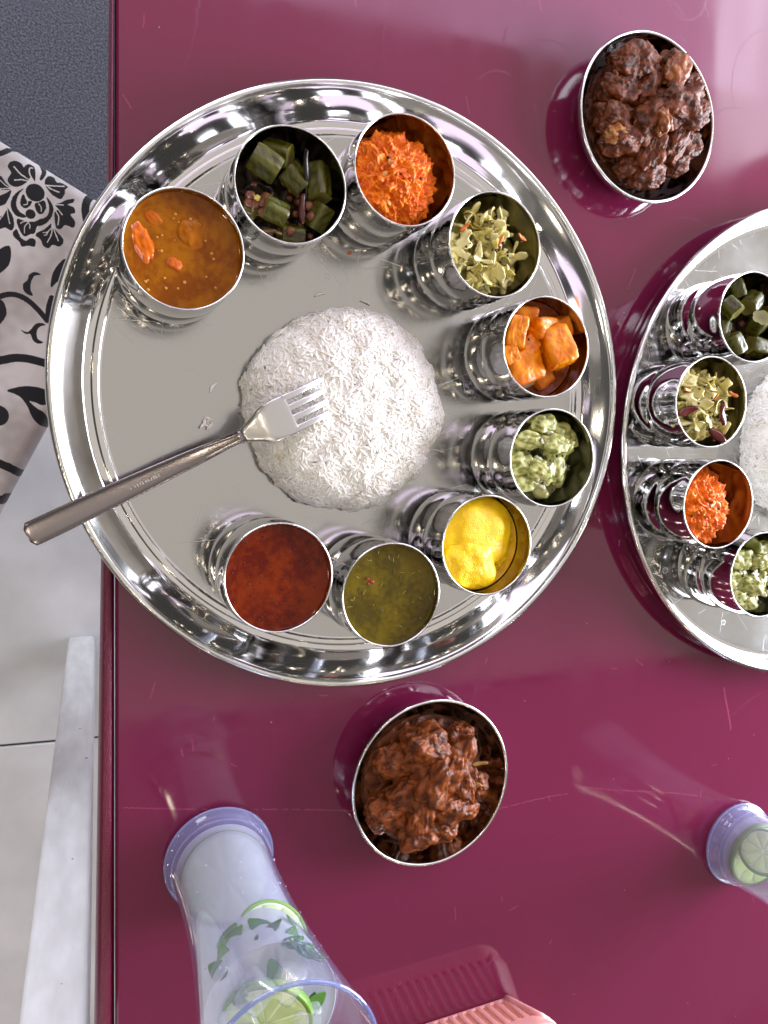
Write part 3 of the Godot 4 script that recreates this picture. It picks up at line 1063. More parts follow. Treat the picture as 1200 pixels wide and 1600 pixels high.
func cabbage(label: String, at: Vector3, lean: Vector2, dark_chilli: bool) -> void:
	var t := serving("cabbage_stir_fry", label, "vegetable dish", at)
	var c1 := Color(0.50, 0.41, 0.09)
	var c2 := Color(0.80, 0.73, 0.36)
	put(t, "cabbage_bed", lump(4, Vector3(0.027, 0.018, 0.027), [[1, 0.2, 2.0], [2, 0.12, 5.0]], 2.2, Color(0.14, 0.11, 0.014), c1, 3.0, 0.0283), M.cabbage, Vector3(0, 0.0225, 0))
	for k in 95:
		var a := rng.randf() * TAU
		var rr := sqrt(rng.randf())
		var p := lean + Vector2.from_angle(a) * rr * 0.0235
		if p.length() > 0.0255:
			p = p.normalized() * 0.0255
		var d := minf((p - lean).length() / 0.026, 1.0)
		var y := 0.0375 + 0.0165 * sqrt(maxf(0.0, 1.0 - d * d)) * (float(k) / 95.0 * 0.6 + 0.45) + rng.randf_range(-0.001, 0.002)
		var big := rng.randf() < 0.6
		var mesh := strip(rng.randf_range(0.009, 0.017), rng.randf_range(0.006, 0.0105) if big else rng.randf_range(0.002, 0.004), 0.0011, rng.randf_range(-2.4, 2.4), rng.randf_range(-1.6, 1.6), 0.38, 10, 0.35)
		var g := rng.randf()
		var c := c1.lerp(c2, g) if rng.randf() > 0.15 else Color(0.45, 0.45, 0.11)
		put(t, "cabbage_shred", mesh, cab_mat(int(g * 5), c), Vector3(p.x, y, p.y), Basis(Vector3.UP, rng.randf() * TAU) * Basis(Vector3(0, 0, 1), rng.randfn() * 0.5) * Basis(Vector3(1, 0, 0), rng.randfn() * 0.7))
	for k in 14:
		var p := lean + Vector2.from_angle(rng.randf() * TAU) * 0.018 * sqrt(rng.randf())
		put(t, "mustard_seed", lump(1, Vector3.ONE * 0.0008, [], 2.0), M.seed, Vector3(p.x, 0.0555 - 14.0 * (p - lean).length_squared(), p.y))
	for p in [[-0.02, -0.008], [0.004, -0.002], [0.019, -0.006]]:
		put(t, "carrot_scrap", strip(0.007, 0.0025, 0.0012, 0.8, 0.4, 0.2, 5), tone(Color(0.6, 0.14, 0.012), 0.4), Vector3(p[0], 0.0535, p[1]), Basis(Vector3.UP, rng.randf() * TAU))
	if dark_chilli:
		for p in [[-0.020, 0.006, 0.4], [0.010, 0.008, 1.9], [0.006, 0.022, -0.6]]:
			put(t, "dried_chilli", strip(0.015, 0.0065, 0.003, 0.6, 0.5, 0.12, 8, 0.7), tone(Color(0.085, 0.006, 0.005), 0.18), Vector3(p[0], 0.0545, p[1]), Basis(Vector3.UP, p[2]))


var cab_mats := {}


func cab_mat(k: int, c: Color) -> StandardMaterial3D:
	if not cab_mats.has(k):
		var m := mat(c, 0.26)
		m.backlight_enabled = true
		m.backlight = Color(0.3, 0.3, 0.12)
		m.heightmap_enabled = true
		m.heightmap_texture = M.medium
		m.heightmap_scale = 0.04
		m.uv1_triplanar = true
		m.uv1_scale = Vector3.ONE * 60
		cab_mats[k] = m
	return cab_mats[k]


func okra_chunk(length: float, r: float) -> ArrayMesh:
	var v := PackedVector3Array()
	var idx := PackedInt32Array()
	var col := PackedColorArray()
	var n := 30
	var rings := 8
	var off := rng.randf() * 40
	for j in rings + 1:
		var t := float(j) / rings
		var k := 0.93 if j == 0 or j == rings else 1.0
		for s in n:
			var a := TAU * s / n
			var rad := r * k * (1.0 + 0.17 * absf(cos(a * 2.5)) - 0.08 + 0.05 * noise.get_noise_2d(s * 2.0 + off, t * 8.0))
			v.append(Vector3((t - 0.5) * length, rad * sin(a), rad * cos(a)))
			var g := clampf(0.5 + noise.get_noise_3dv(v[-1] * 600.0 + Vector3.ONE * off), 0, 1)
			col.append(Color(0.032, 0.023, 0.003).lerp(Color(0.068, 0.074, 0.006), g).lerp(Color(0.11, 0.105, 0.016), pow(absf(cos(a * 2.5)), 9.0) * 0.6))
	for j in rings:
		for s in n:
			var a := j * n + s
			var b := j * n + (s + 1) % n
			idx.append_array([a, a + n, b, b, a + n, b + n])
	for e in [0, rings]:
		var c := v.size()
		for s in n:
			v.append(v[e * n + s])
			col.append(Color(0.20, 0.19, 0.045))
		v.append(Vector3((float(e) / rings - 0.5) * length * 0.88, 0, 0))
		col.append(Color(0.13, 0.10, 0.03))
		for s in n:
			if e == 0:
				idx.append_array([c + s, c + (s + 1) % n, c + n])
			else:
				idx.append_array([c + s, c + n, c + (s + 1) % n])
	return make(v, idx, PackedVector2Array(), col)


func okra(label: String, at: Vector3, cubes: bool) -> void:
	var t := serving("okra_fry", label, "vegetable dish", at)
	put(t, "dark_bed", lump(5, Vector3(0.027, 0.016, 0.027), [[1, 0.18, 2.5], [2, 0.12, 5.0]], 2.2, Color(0.006, 0.005, 0.003), Color(0.05, 0.024, 0.010), 3.0, 0.0283), M.meat, Vector3(0, 0.0185, 0))
	var list := [[-0.0130, -0.0105, 0.051, 0.0155, 0.0072, 0.5], [-0.0070, 0.0120, 0.0455, 0.0125, 0.0062, 0.25], [-0.004, -0.0195, 0.041, 0.0145, 0.0068, 0.2], [0.0060, -0.0080, 0.040, 0.0135, 0.0068, 1.1], [0.0185, -0.0070, 0.041, 0.0190, 0.0068, 1.5], [0.0190, 0.0110, 0.041, 0.0140, 0.0062, -0.9], [-0.0200, 0.012, 0.0385, 0.012, 0.0055, 2.0], [0.004, 0.0215, 0.0375, 0.013, 0.0058, 0.3]]
	if cubes:
		list = [[-0.0165, -0.006, 0.051, 0.0115, 0.0062, 0.6], [0.008, 0.003, 0.050, 0.0130, 0.0064, 0.15], [-0.010, 0.018, 0.048, 0.0130, 0.0068, 1.1], [0.011, 0.0185, 0.047, 0.0120, 0.0066, 0.2], [0.006, -0.0115, 0.046, 0.0125, 0.0066, 0.1], [-0.004, -0.021, 0.042, 0.012, 0.006, 0.8], [0.021, -0.004, 0.044, 0.012, 0.006, 1.3], [-0.017, 0.008, 0.043, 0.012, 0.006, 2.0]]
	for o in list:
		put(t, "okra_piece", okra_chunk(o[3], o[4]), M.okra, Vector3(o[0], o[2], o[1]), Basis(Vector3.UP, -o[5]) * Basis(Vector3(1, 0, 0), rng.randf() * TAU) * Basis(Vector3(0, 0, 1), rng.randfn() * (0.55 if cubes else 0.22)))
	for k in 34:
		var a := rng.randf() * TAU
		var r := 0.024 * sqrt(rng.randf())
		var p := Vector3(r * cos(a), rng.randf_range(0.036, 0.0405), r * sin(a) + 0.003)
		put(t, "fried_lentil", lump(2, Vector3(0.0021, 0.0017, 0.0021) * rng.randf_range(0.7, 1.15), [[0, 0.15, 2.0]], 2.0, Color(0.09, 0.028, 0.014), Color(0.16, 0.055, 0.025)), M.veg, p)
	if not cubes:
		for p in [[-0.0195, 0.0045], [-0.017, 0.0085], [-0.0135, 0.0075], [-0.011, 0.0045], [-0.0205, 0.0085], [-0.013, 0.0125], [0.0125, 0.0065], [0.014, 0.012], [0.002, 0.021]]:
			put(t, "fried_lentil", lump(2, Vector3(0.0027, 0.0022, 0.0025), [[0, 0.2, 2.0]], 2.0, Color(0.13, 0.04, 0.022), Color(0.2, 0.075, 0.04)), M.veg, Vector3(p[0], 0.0435, p[1]))
		put(t, "charred_chilli", strip(0.03, 0.0032, 0.0026, 0.5, 0.6, 0.22, 12, 0.7), tone(Color(0.009, 0.007, 0.008), 0.3), Vector3(0.0105, 0.047, -0.0065), Basis(Vector3.UP, 1.75) * Basis(Vector3(0, 0, 1), 0.25))
		put(t, "chilli_skin", strip(0.016, 0.0042, 0.003, 0.4, 0.3, 0.15, 10, 0.6), tone(Color(0.06, 0.012, 0.012), 0.14), Vector3(0.0085, 0.0445, 0.0090), Basis(Vector3.UP, 1.6))
		for k in 5:
			put(t, "onion_strand", strip(0.013, 0.0022, 0.0011, 0.9, 0.9, 0.25, 8), tone(Color(0.22, 0.13, 0.05), 0.2), Vector3(rng.randf_range(-0.024, 0.016), 0.0415, rng.randf_range(-0.002, 0.022)), any_turn())
		put(t, "yellow_crumb", lump(2, Vector3(0.0016, 0.0012, 0.0016), [[0, 0.4, 2.0]], 2.0, Color(0.6, 0.5, 0.12), Color(0.6, 0.42, 0.08)), M.veg, Vector3(-0.0165, 0.0465, 0.0062))


func pumpkin(at: Vector3) -> void:
	var t := serving("pumpkin_curry", "orange pumpkin cubes in thin brown gravy in a small bowl", "curry", at)
	put(t, "gravy_surface", pool(0.0303, 0.036, Color(0.10, 0.016, 0.002), Color(0.26, 0.05, 0.004), 2.0, 0.0008), M.liquid, Vector3.ZERO)
	var a := Color(0.58, 0.13, 0.002)
	var b := Color(0.78, 0.25, 0.004)
	var lay := [[0, 0.055, 1.2], [0, 0.03, 4.0], [0, 0.018, 9.0]]
	for p in [[0.0110, 0.0480, -0.0010, 0.0095, 0.009, 0.0125, 0.25], [0.0030, 0.0430, -0.0125, 0.0095, 0.008, 0.0068, 0.1], [-0.0090, 0.0410, 0.0110, 0.0115, 0.009, 0.0105, 0.3], [-0.0165, 0.0440, -0.0090, 0.0058, 0.009, 0.0100, -0.2], [-0.0205, 0.0440, 0.0035, 0.005, 0.007, 0.0058, 0.5], [-0.0060, 0.0430, -0.0010, 0.0062, 0.006, 0.0056, 0.9], [0.0190, 0.0380, -0.0140, 0.007, 0.007, 0.007, 0.4], [-0.0060, 0.0385, -0.0205, 0.0075, 0.006, 0.006, 0.0], [0.008, 0.0365, 0.0165, 0.007, 0.005, 0.006, 0.6]]:
		put(t, "pumpkin_cube", lump(4, Vector3(p[3], p[4], p[5]), lay, 7.0, a, b, 1.5), M.veg, Vector3(p[0], p[1], p[2]), Basis(Vector3.UP, p[6]) * Basis(Vector3(1, 0, 0), rng.randfn() * 0.15) * Basis(Vector3(0, 0, 1), rng.randfn() * 0.15))
	put(t, "onion_sliver", strip(0.017, 0.007, 0.0008, 0.7, 0.4, 0.1, 8, 0.7), tone(Color(0.45, 0.32, 0.2), 0.25), Vector3(-0.008, 0.0385, 0.0215), Basis(Vector3.UP, 0.2))
	for k in 6:
		put(t, "mustard_seed", lump(1, Vector3.ONE * 0.0009, [], 2.0), M.seed, Vector3(rng.randf_range(-0.012, 0.018), 0.0505, rng.randf_range(-0.012, 0.004)))


func gourd(label: String, at: Vector3, shift: float) -> void:
	var t := serving("green_gourd_stir_fry", label, "vegetable dish", at)
	var g1 := Color(0.15, 0.165, 0.025)
	var g2 := Color(0.45, 0.425, 0.15)
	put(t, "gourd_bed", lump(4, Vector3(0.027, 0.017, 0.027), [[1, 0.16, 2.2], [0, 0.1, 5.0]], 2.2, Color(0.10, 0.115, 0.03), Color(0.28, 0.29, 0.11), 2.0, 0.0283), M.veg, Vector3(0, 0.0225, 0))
	for p in [[-0.0030, -0.0215, 0.048, 0.2], [-0.0130, -0.0110, 0.049, 0.9], [0.0030, -0.0080, 0.051, 0.0], [0.0105, -0.0040, 0.048, -0.5], [-0.0200, 0.0035, 0.047, 1.3], [-0.0060, 0.0075, 0.050, 0.4], [0.0065, 0.0060, 0.047, 1.7], [-0.0130, 0.0150, 0.045, -0.2], [-0.0030, 0.0200, 0.045, 0.8], [0.0120, 0.0120, 0.042, 1.2], [0.0180, -0.0120, 0.042, 0.3], [-0.0200, -0.0040, 0.044, 2.0], [0.0080, -0.0160, 0.044, 0.6], [0.001, 0.0005, 0.044, 2.4]]:
		var c := rng.randf()
		var turn := Basis(Vector3.UP, -p[3]) * Basis(Vector3(1, 0, 0), rng.randfn() * 0.45)
		if rng.randf() < 0.35:
			put(t, "gourd_slice", strip(rng.randf_range(0.014, 0.018), rng.randf_range(0.0085, 0.0105), rng.randf_range(0.003, 0.0042), rng.randf_range(0.8, 1.9), rng.randf_range(-0.5, 0.5), 0.16, 12, 0.5), gourd_mat(int(c * 5), g1.lerp(g2, c)), Vector3(p[0] + shift, p[2], p[1]), turn)
		else:
			put(t, "gourd_slice", lump(4, Vector3(rng.randf_range(0.0085, 0.0105), rng.randf_range(0.0034, 0.0048), rng.randf_range(0.0052, 0.0072)), [[0, 0.26, 1.3], [1, 0.06, 2.6], [0, 0.03, 8.0]], 2.9, g1, g2, 2.2, 0.0275, Vector2(p[0] + shift, p[1])), M.veg, Vector3(p[0] + shift, p[2], p[1]), Basis(Vector3.UP, 0.0) if Vector2(p[0], p[1]).length() > 0.016 else turn)
	for k in 26:
		var p := Vector2.from_angle(rng.randf() * TAU) * 0.02 * sqrt(rng.randf()) + Vector2(-0.004 + shift, 0.003)
		put(t, "coconut_scrap", strip(rng.randf_range(0.005, 0.010), rng.randf_range(0.003, 0.0055), 0.0016, rng.randf_range(-1, 1), 0.5, 0.3, 6, 0.7), gourd_mat(7, Color(0.66, 0.63, 0.46)), Vector3(p.x, 0.0515 - 13.0 * p.length_squared() + rng.randf_range(-0.003, 0.001), p.y), Basis(Vector3.UP, rng.randf() * TAU) * Basis(Vector3(0, 0, 1), rng.randfn() * 0.3))
	for k in 24:
		var p := Vector2.from_angle(rng.randf() * TAU) * 0.021 * sqrt(rng.randf()) + Vector2(-0.003 + shift, 0.004)
		put(t, "mustard_seed", lump(1, Vector3.ONE * rng.randf_range(0.0007, 0.001), [], 2.0), M.seed, Vector3(p.x, 0.0535 - 12.0 * p.length_squared(), p.y))


var gourd_mats := {}


func gourd_mat(k: int, c: Color) -> StandardMaterial3D:
	if not gourd_mats.has(k):
		var m := mat(c, 0.3)
		m.heightmap_enabled = true
		m.heightmap_texture = M.medium
		m.heightmap_scale = 0.05
		m.uv1_triplanar = true
		m.uv1_scale = Vector3.ONE * 50
		m.clearcoat_enabled = true
		m.clearcoat = 0.3
		m.clearcoat_roughness = 0.15
		gourd_mats[k] = m
	return gourd_mats[k]


func meat(label: String, at: Vector3, c1: Color, c2: Color, spread: float, lift: float, list: Array, fatty: bool) -> void:
	var t := serving("dark_meat_fry", label, "meat dish", at)
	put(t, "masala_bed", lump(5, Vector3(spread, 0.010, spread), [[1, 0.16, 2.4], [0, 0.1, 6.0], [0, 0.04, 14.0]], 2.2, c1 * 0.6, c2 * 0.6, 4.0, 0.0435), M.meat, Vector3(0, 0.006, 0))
	var lay := [[0, 0.20, 1.3], [3, 0.03, 1.4], [0, 0.05, 4.0], [1, 0.02, 8.0], [0, 0.016, 14.0]]
	for p in list:
		var s: float = p[2]
		put(t, "meat_chunk", lump(5, Vector3(s, s * rng.randf_range(0.6, 0.8), s * rng.randf_range(0.62, 0.85)), lay, 2.7, c1, c2, 2.2, 0.0475, Vector2(p[0], p[1])), M.meat, Vector3(p[0], lift + p[3], p[1]), Basis() if Vector2(p[0], p[1]).length() > 0.026 else Basis(Vector3.UP, rng.randf() * TAU) * Basis(Vector3(1, 0, 0), rng.randfn() * 0.35))
	for k in 70:
		var p: Array = list[rng.randi() % list.size()]
		var a := rng.randf() * TAU
		var s := rng.randf_range(0.0009, 0.0026)
		if Vector2(p[0] + cos(a) * p[2] * 0.75, p[1] + sin(a) * p[2] * 0.7).length() > 0.043:
			continue
		put(t, "masala_clump", lump(3, Vector3(s, s * 0.7, s * 0.85), [[1, 0.2, 1.5], [0, 0.15, 3.5]], 2.0, c1, c2 * 1.15, 2.0), M.meat, Vector3(p[0] + cos(a) * p[2] * 0.75, lift + p[3] + p[2] * rng.randf_range(0.15, 0.5), p[1] + sin(a) * p[2] * 0.7), any_turn())
	if fatty:
		put(t, "fat_slab", lump(4, Vector3(0.0085, 0.006, 0.012), [[0, 0.15, 1.6], [0, 0.05, 6.0]], 2.6, Color(0.16, 0.036, 0.007), Color(0.27, 0.085, 0.018)), M.veg, Vector3(0.0135, lift + 0.016, -0.0265), Basis(Vector3.UP, -0.5))
		put(t, "fat_slab", lump(4, Vector3(0.008, 0.005, 0.0065), [[0, 0.2, 1.6], [0, 0.06, 6.0]], 2.4, Color(0.22, 0.07, 0.012), Color(0.36, 0.15, 0.03)), M.veg, Vector3(-0.030, lift + 0.010, 0.018), Basis(Vector3.UP, 0.5))
		put(t, "bone_end", lump(4, Vector3(0.0058, 0.006, 0.0085), [[0, 0.2, 1.6], [2, 0.08, 5.0]], 2.6, Color(0.16, 0.045, 0.012), Color(0.28, 0.09, 0.022)), M.veg, Vector3(0.0, lift + 0.0195, 0.009), Basis(Vector3.UP, 0.2))
	else:
		for p in [[0.034, -0.012], [0.030, 0.001], [-0.004, 0.010]]:
			put(t, "curry_leaf_stem", strip(0.011, 0.003, 0.0015, 0.5, 0.2, 0.1, 6), tone(Color(0.30, 0.14, 0.02), 0.25), Vector3(p[0], lift + 0.012, p[1]), Basis(Vector3.UP, rng.randf_range(-0.6, 0.3)))


# ---------------------------------------------------------------- drinks and the basket
func leaf(length: float, width: float) -> ArrayMesh:
	var sec := []
	for k in 10:
		var f := k / 9.0
		var w := width / 2 * pow(sin(PI * (0.04 + 0.92 * f)), 0.8) * (1.0 + 0.08 * (k % 2))
		sec.append([Vector3((f - 0.5) * length, 0.08 * length * sin(PI * f), 0), Vector3(0, 0, w), Vector3(0, -0.00022, 0)])
	return loft(sec, 8)


func tumbler(label: String, drink_label: String, at: Vector3, turn: float, cloudy: float, lime_y: Array) -> void:
	var t := thing("tumbler", label, "glass", at, turn, "plastic tumblers of lime drink")
	var wall_m := clear(Color(0.44, 0.48, 0.80), 0.08, 0.04)
	var out := [Vector2(0.0304, 0.0125), Vector2(0.0297, 0.022), Vector2(0.0289, 0.045), Vector2(0.0289, 0.07), Vector2(0.0301, 0.10), Vector2(0.0328, 0.135), Vector2(0.0360, 0.164), Vector2(0.0384, 0.1805)]
	var wall_at := func(y: float) -> float:
		for i in out.size() - 1:
			if y <= out[i + 1].y:
				return lerpf(out[i].x, out[i + 1].x, clampf((y - out[i].y) / (out[i + 1].y - out[i].y), 0, 1))
		return out[-1].x
	var prof := curve2(out, 5)
	var back := prof.duplicate()
	back.reverse()
	for p in back:
		prof.append(p - Vector2(0.0016, 0))
	part(t, "glass_wall", lathe(prof, 96), wall_m)
	part(t, "drinking_rim", ring(0.0376, 0.0011, 0.1807, 96, 10), clear(Color(0.17, 0.22, 0.50), 0.42, 0.05))
	var foot_m := clear(Color(0.40, 0.45, 0.80), 0.22, 0.04)
	part(t, "foot", lathe(curve2([Vector2(0.0001, 0.004), Vector2(0.026, 0.0036), Vector2(0.030, 0.0008), Vector2(0.0325, 0.0004), Vector2(0.0338, 0.0022), Vector2(0.0336, 0.0052), Vector2(0.0318, 0.0085), Vector2(0.0302, 0.0122), Vector2(0.0285, 0.0128), Vector2(0.0001, 0.0124)], 5), 96), foot_m)
	part(t, "foot_edge", ring(0.0334, 0.0007, 0.0032, 96, 8), clear(Color(0.30, 0.34, 0.62), 0.5, 0.05))

	for k in 30:
		var a := rng.randf_range(-2.7, -0.2)
		var y := rng.randf_range(0.02, 0.155)
		var r: float = wall_at.call(y)
		var s := rng.randf_range(0.0003, 0.0007)
		part(t, "droplet", lump(1, Vector3(s, s * 1.15, s), [], 2.0), M.droplet, Transform3D(Basis(), Vector3(r * cos(a), y, r * sin(a))))

	var d := thing("lime_drink", drink_label, "drink", at, turn, "lime drinks in tumblers")
	var milk := mat(Color(0.52, 0.56, 0.63), 0.3)
	milk.transparency = BaseMaterial3D.TRANSPARENCY_ALPHA
	milk.albedo_color.a = cloudy
	var dp := [Vector2(0.0001, 0.0138), Vector2(0.0265, 0.0138)]
	for k in 9:
		var y := 0.018 + 0.1225 * k / 8.0
		dp.append(Vector2(wall_at.call(y) - 0.0030, y))
	dp.append(Vector2(0.0288, 0.1410))
	dp.append(Vector2(0.0001, 0.1412))
	part(d, "liquid", lathe(curve2(dp, 4), 72), milk)
	var rind := mat(Color(0.13, 0.27, 0.02), 0.4)
	var flesh := mat(Color(0.50, 0.62, 0.25), 0.2)
	var pith := mat(Color(0.66, 0.74, 0.46), 0.4)
	for L in lime_y:
		var R: float = L[4]
		var s := part(d, "lime_slice", lathe(PackedVector2Array([Vector2(0.0001, 0.0), Vector2(R - 0.0022, 0.0), Vector2(R - 0.0022, 0.005), Vector2(0.0001, 0.0051)]), 40), pith, Transform3D(Basis(Vector3(cos(L[5]), 0, sin(L[5])), L[3]), Vector3(L[0], L[1], L[2])))
		part(s, "rind", lathe(PackedVector2Array([Vector2(R - 0.0021, 0.0002), Vector2(R - 0.0006, -0.0002), Vector2(R, 0.0010), Vector2(R, 0.0042), Vector2(R - 0.0006, 0.0054), Vector2(R - 0.0021, 0.0050)]), 40), rind)
		for k in 9:                       # the juicy segments
			var sec := []
			for j in 6:
				var rr := lerpf(0.0012, R - 0.0034, j / 5.0)
				var half := maxf(rr * tan(PI / 9) - 0.00045, 0.0002) * (1.0 if j < 5 else 0.75)
				sec.append([Vector3(rr, 0.0048, 0), Vector3(0, 0, half), Vector3(0, 0.0009, 0)])
			part(s, "segment", loft(sec, 10, 0.8), flesh, Transform3D(Basis(Vector3.UP, TAU * k / 9), Vector3.ZERO))
	for k in 12:
		var a := rng.randf_range(-2.5, -0.7)
		var y := rng.randf_range(0.118, 0.146)
		var r: float = wall_at.call(y) - 0.0023
		part(d, "mint_leaf", leaf(rng.randf_range(0.012, 0.019), rng.randf_range(0.006, 0.010)), tone([Color(0.04, 0.13, 0.012), Color(0.08, 0.20, 0.025), Color(0.03, 0.09, 0.012)][k % 3], 0.35), Transform3D(Basis(Vector3.UP, -a - PI / 2) * Basis(Vector3(1, 0, 0), PI / 2 + 0.1) * Basis(Vector3.UP, rng.randf() * TAU), Vector3(r * cos(a), y, r * sin(a))))
	for k in 8:
		var a := rng.randf() * TAU
		part(d, "mint_leaf", leaf(rng.randf_range(0.012, 0.02), rng.randf_range(0.006, 0.011)), tone([Color(0.06, 0.16, 0.02), Color(0.12, 0.25, 0.05), Color(0.05, 0.12, 0.02)][k % 3], 0.35), Transform3D(Basis(Vector3.UP, rng.randf() * TAU) * Basis(Vector3(1, 0, 0), rng.randfn() * 0.3), Vector3(0.017 * cos(a), 0.1445, 0.017 * sin(a))))
	for k in 5:
		var a := TAU * k / 5 + 0.4
		part(d, "ice_cube", slab(0.008, 0.007, 0.003, [[0.002, 0.0], [0.0, 0.002], [0.0, 0.012], [0.002, 0.014]], 4), clear(Color(0.75, 0.8, 0.85), 0.2, 0.1), Transform3D(Basis(Vector3.UP, rng.randf() * 3) * Basis(Vector3(1, 0, 0), rng.randfn() * 0.4), Vector3(0.015 * cos(a), 0.138, 0.015 * sin(a))))


func pink_basket() -> void:
	var t := thing("pink_basket", "small pale pink plastic basket with slotted sides at the table's near side", "basket", Vector3(0.2130, 0.0, 0.4610), 0.035)
	var m := mat(Color(0.76, 0.33, 0.30), 0.42)
	var hx := 0.084
	var hz := 0.050
	var flare := 0.26                     # how far the sides lean out per unit of height
	part(t, "base_tray", slab(hx, hz, 0.013, [[0.002, 0.0], [0.0, 0.001], [-0.0006, 0.0035], [0.0016, 0.0036], [0.002, 0.002]], 8), m)
	var rim := slab(hx + flare * 0.046, hz + flare * 0.046, 0.022, [[0.0028, 0.032], [0.003, 0.034], [-0.0002, 0.046], [0.0022, 0.0468], [0.0065, 0.044], [0.0062, 0.034], [0.0058, 0.031]], 8)
	part(t, "rim_band", band(hx, hz, 0.013, flare, 0.0325, 0.046, 0.003), m)
	# slats of the two long and two short sides
	var pitch := 0.0072
	for side in 4:
		var long := side % 2 == 0
		var half := (hx if long else hz) - 0.013
		var n := int(2 * half / pitch)
		for k in n + 1:
			var u := -half + 2 * half * k / n
			var o := hz if long else hx
			var sgn := -1.0 if side < 2 else 1.0
			var sec := []
			for j in 6:
				var y := 0.0022 + 0.0325 * j / 5.0
				var w := 0.0021 if j > 0 and j < 5 else 0.0026
				var c := sgn * (o - 0.0016 + flare * y)
				sec.append([Vector3(u, y, c) if long else Vector3(c, y, u), Vector3(w, 0, 0) if long else Vector3(0, 0, w), Vector3(0, 0, 0.0015 * sgn) if long else Vector3(0.0015 * sgn, 0, 0)])
			part(t, "slat", loft(sec, 12, 0.45), m)
	for a in [-1, 1]:
		for b in [-1, 1]:
			var sec := []
			for j in 5:
				var y := 0.0022 + 0.0325 * j / 4.0
				var c := Vector3(a * (hx - 0.0065 + flare * y * 0.9), y, b * (hz - 0.0065 + flare * y * 0.9))
				sec.append([c, Vector3(0.0078, 0, -0.0078 * a * b), Vector3(0.0022 * a, 0, 0.0022 * b)])
			part(t, "corner_post", loft(sec, 16, 0.6), m)


# a flared rounded-rectangle band, outside and inside
func band(hx: float, hz: float, rad: float, flare: float, y0: float, y1: float, thick: float) -> ArrayMesh:
	var v := PackedVector3Array()
	var idx := PackedInt32Array()
	var per := 8
	var n := per * 4
	var rings := [[y0, 0.0004], [y0 + 0.001, 0.0], [y1 - 0.001, 0.0], [y1, 0.0006], [y1, thick - 0.0006], [y1 - 0.001, thick], [y0 + 0.001, thick], [y0, thick - 0.0004], [y0, 0.0004]]
	for p in rings:
		var g: float = flare * p[0] - p[1]
		var r := rad + g
		for q4 in 4:
			var cx := (hx - rad) * (1 if q4 == 0 or q4 == 3 else -1)
			var cz := (hz - rad) * (1 if q4 < 2 else -1)
			for k in per:
				var a := PI / 2 * (q4 + float(k) / (per - 1))
				v.append(Vector3(cx + r * cos(a), p[0], cz + r * sin(a)))
	for j in rings.size() - 1:
		for k in n:
			var a := j * n + k
			var b := j * n + (k + 1) % n
			idx.append_array([a, b, a + n, b, b + n, a + n])
	return make(v, idx)


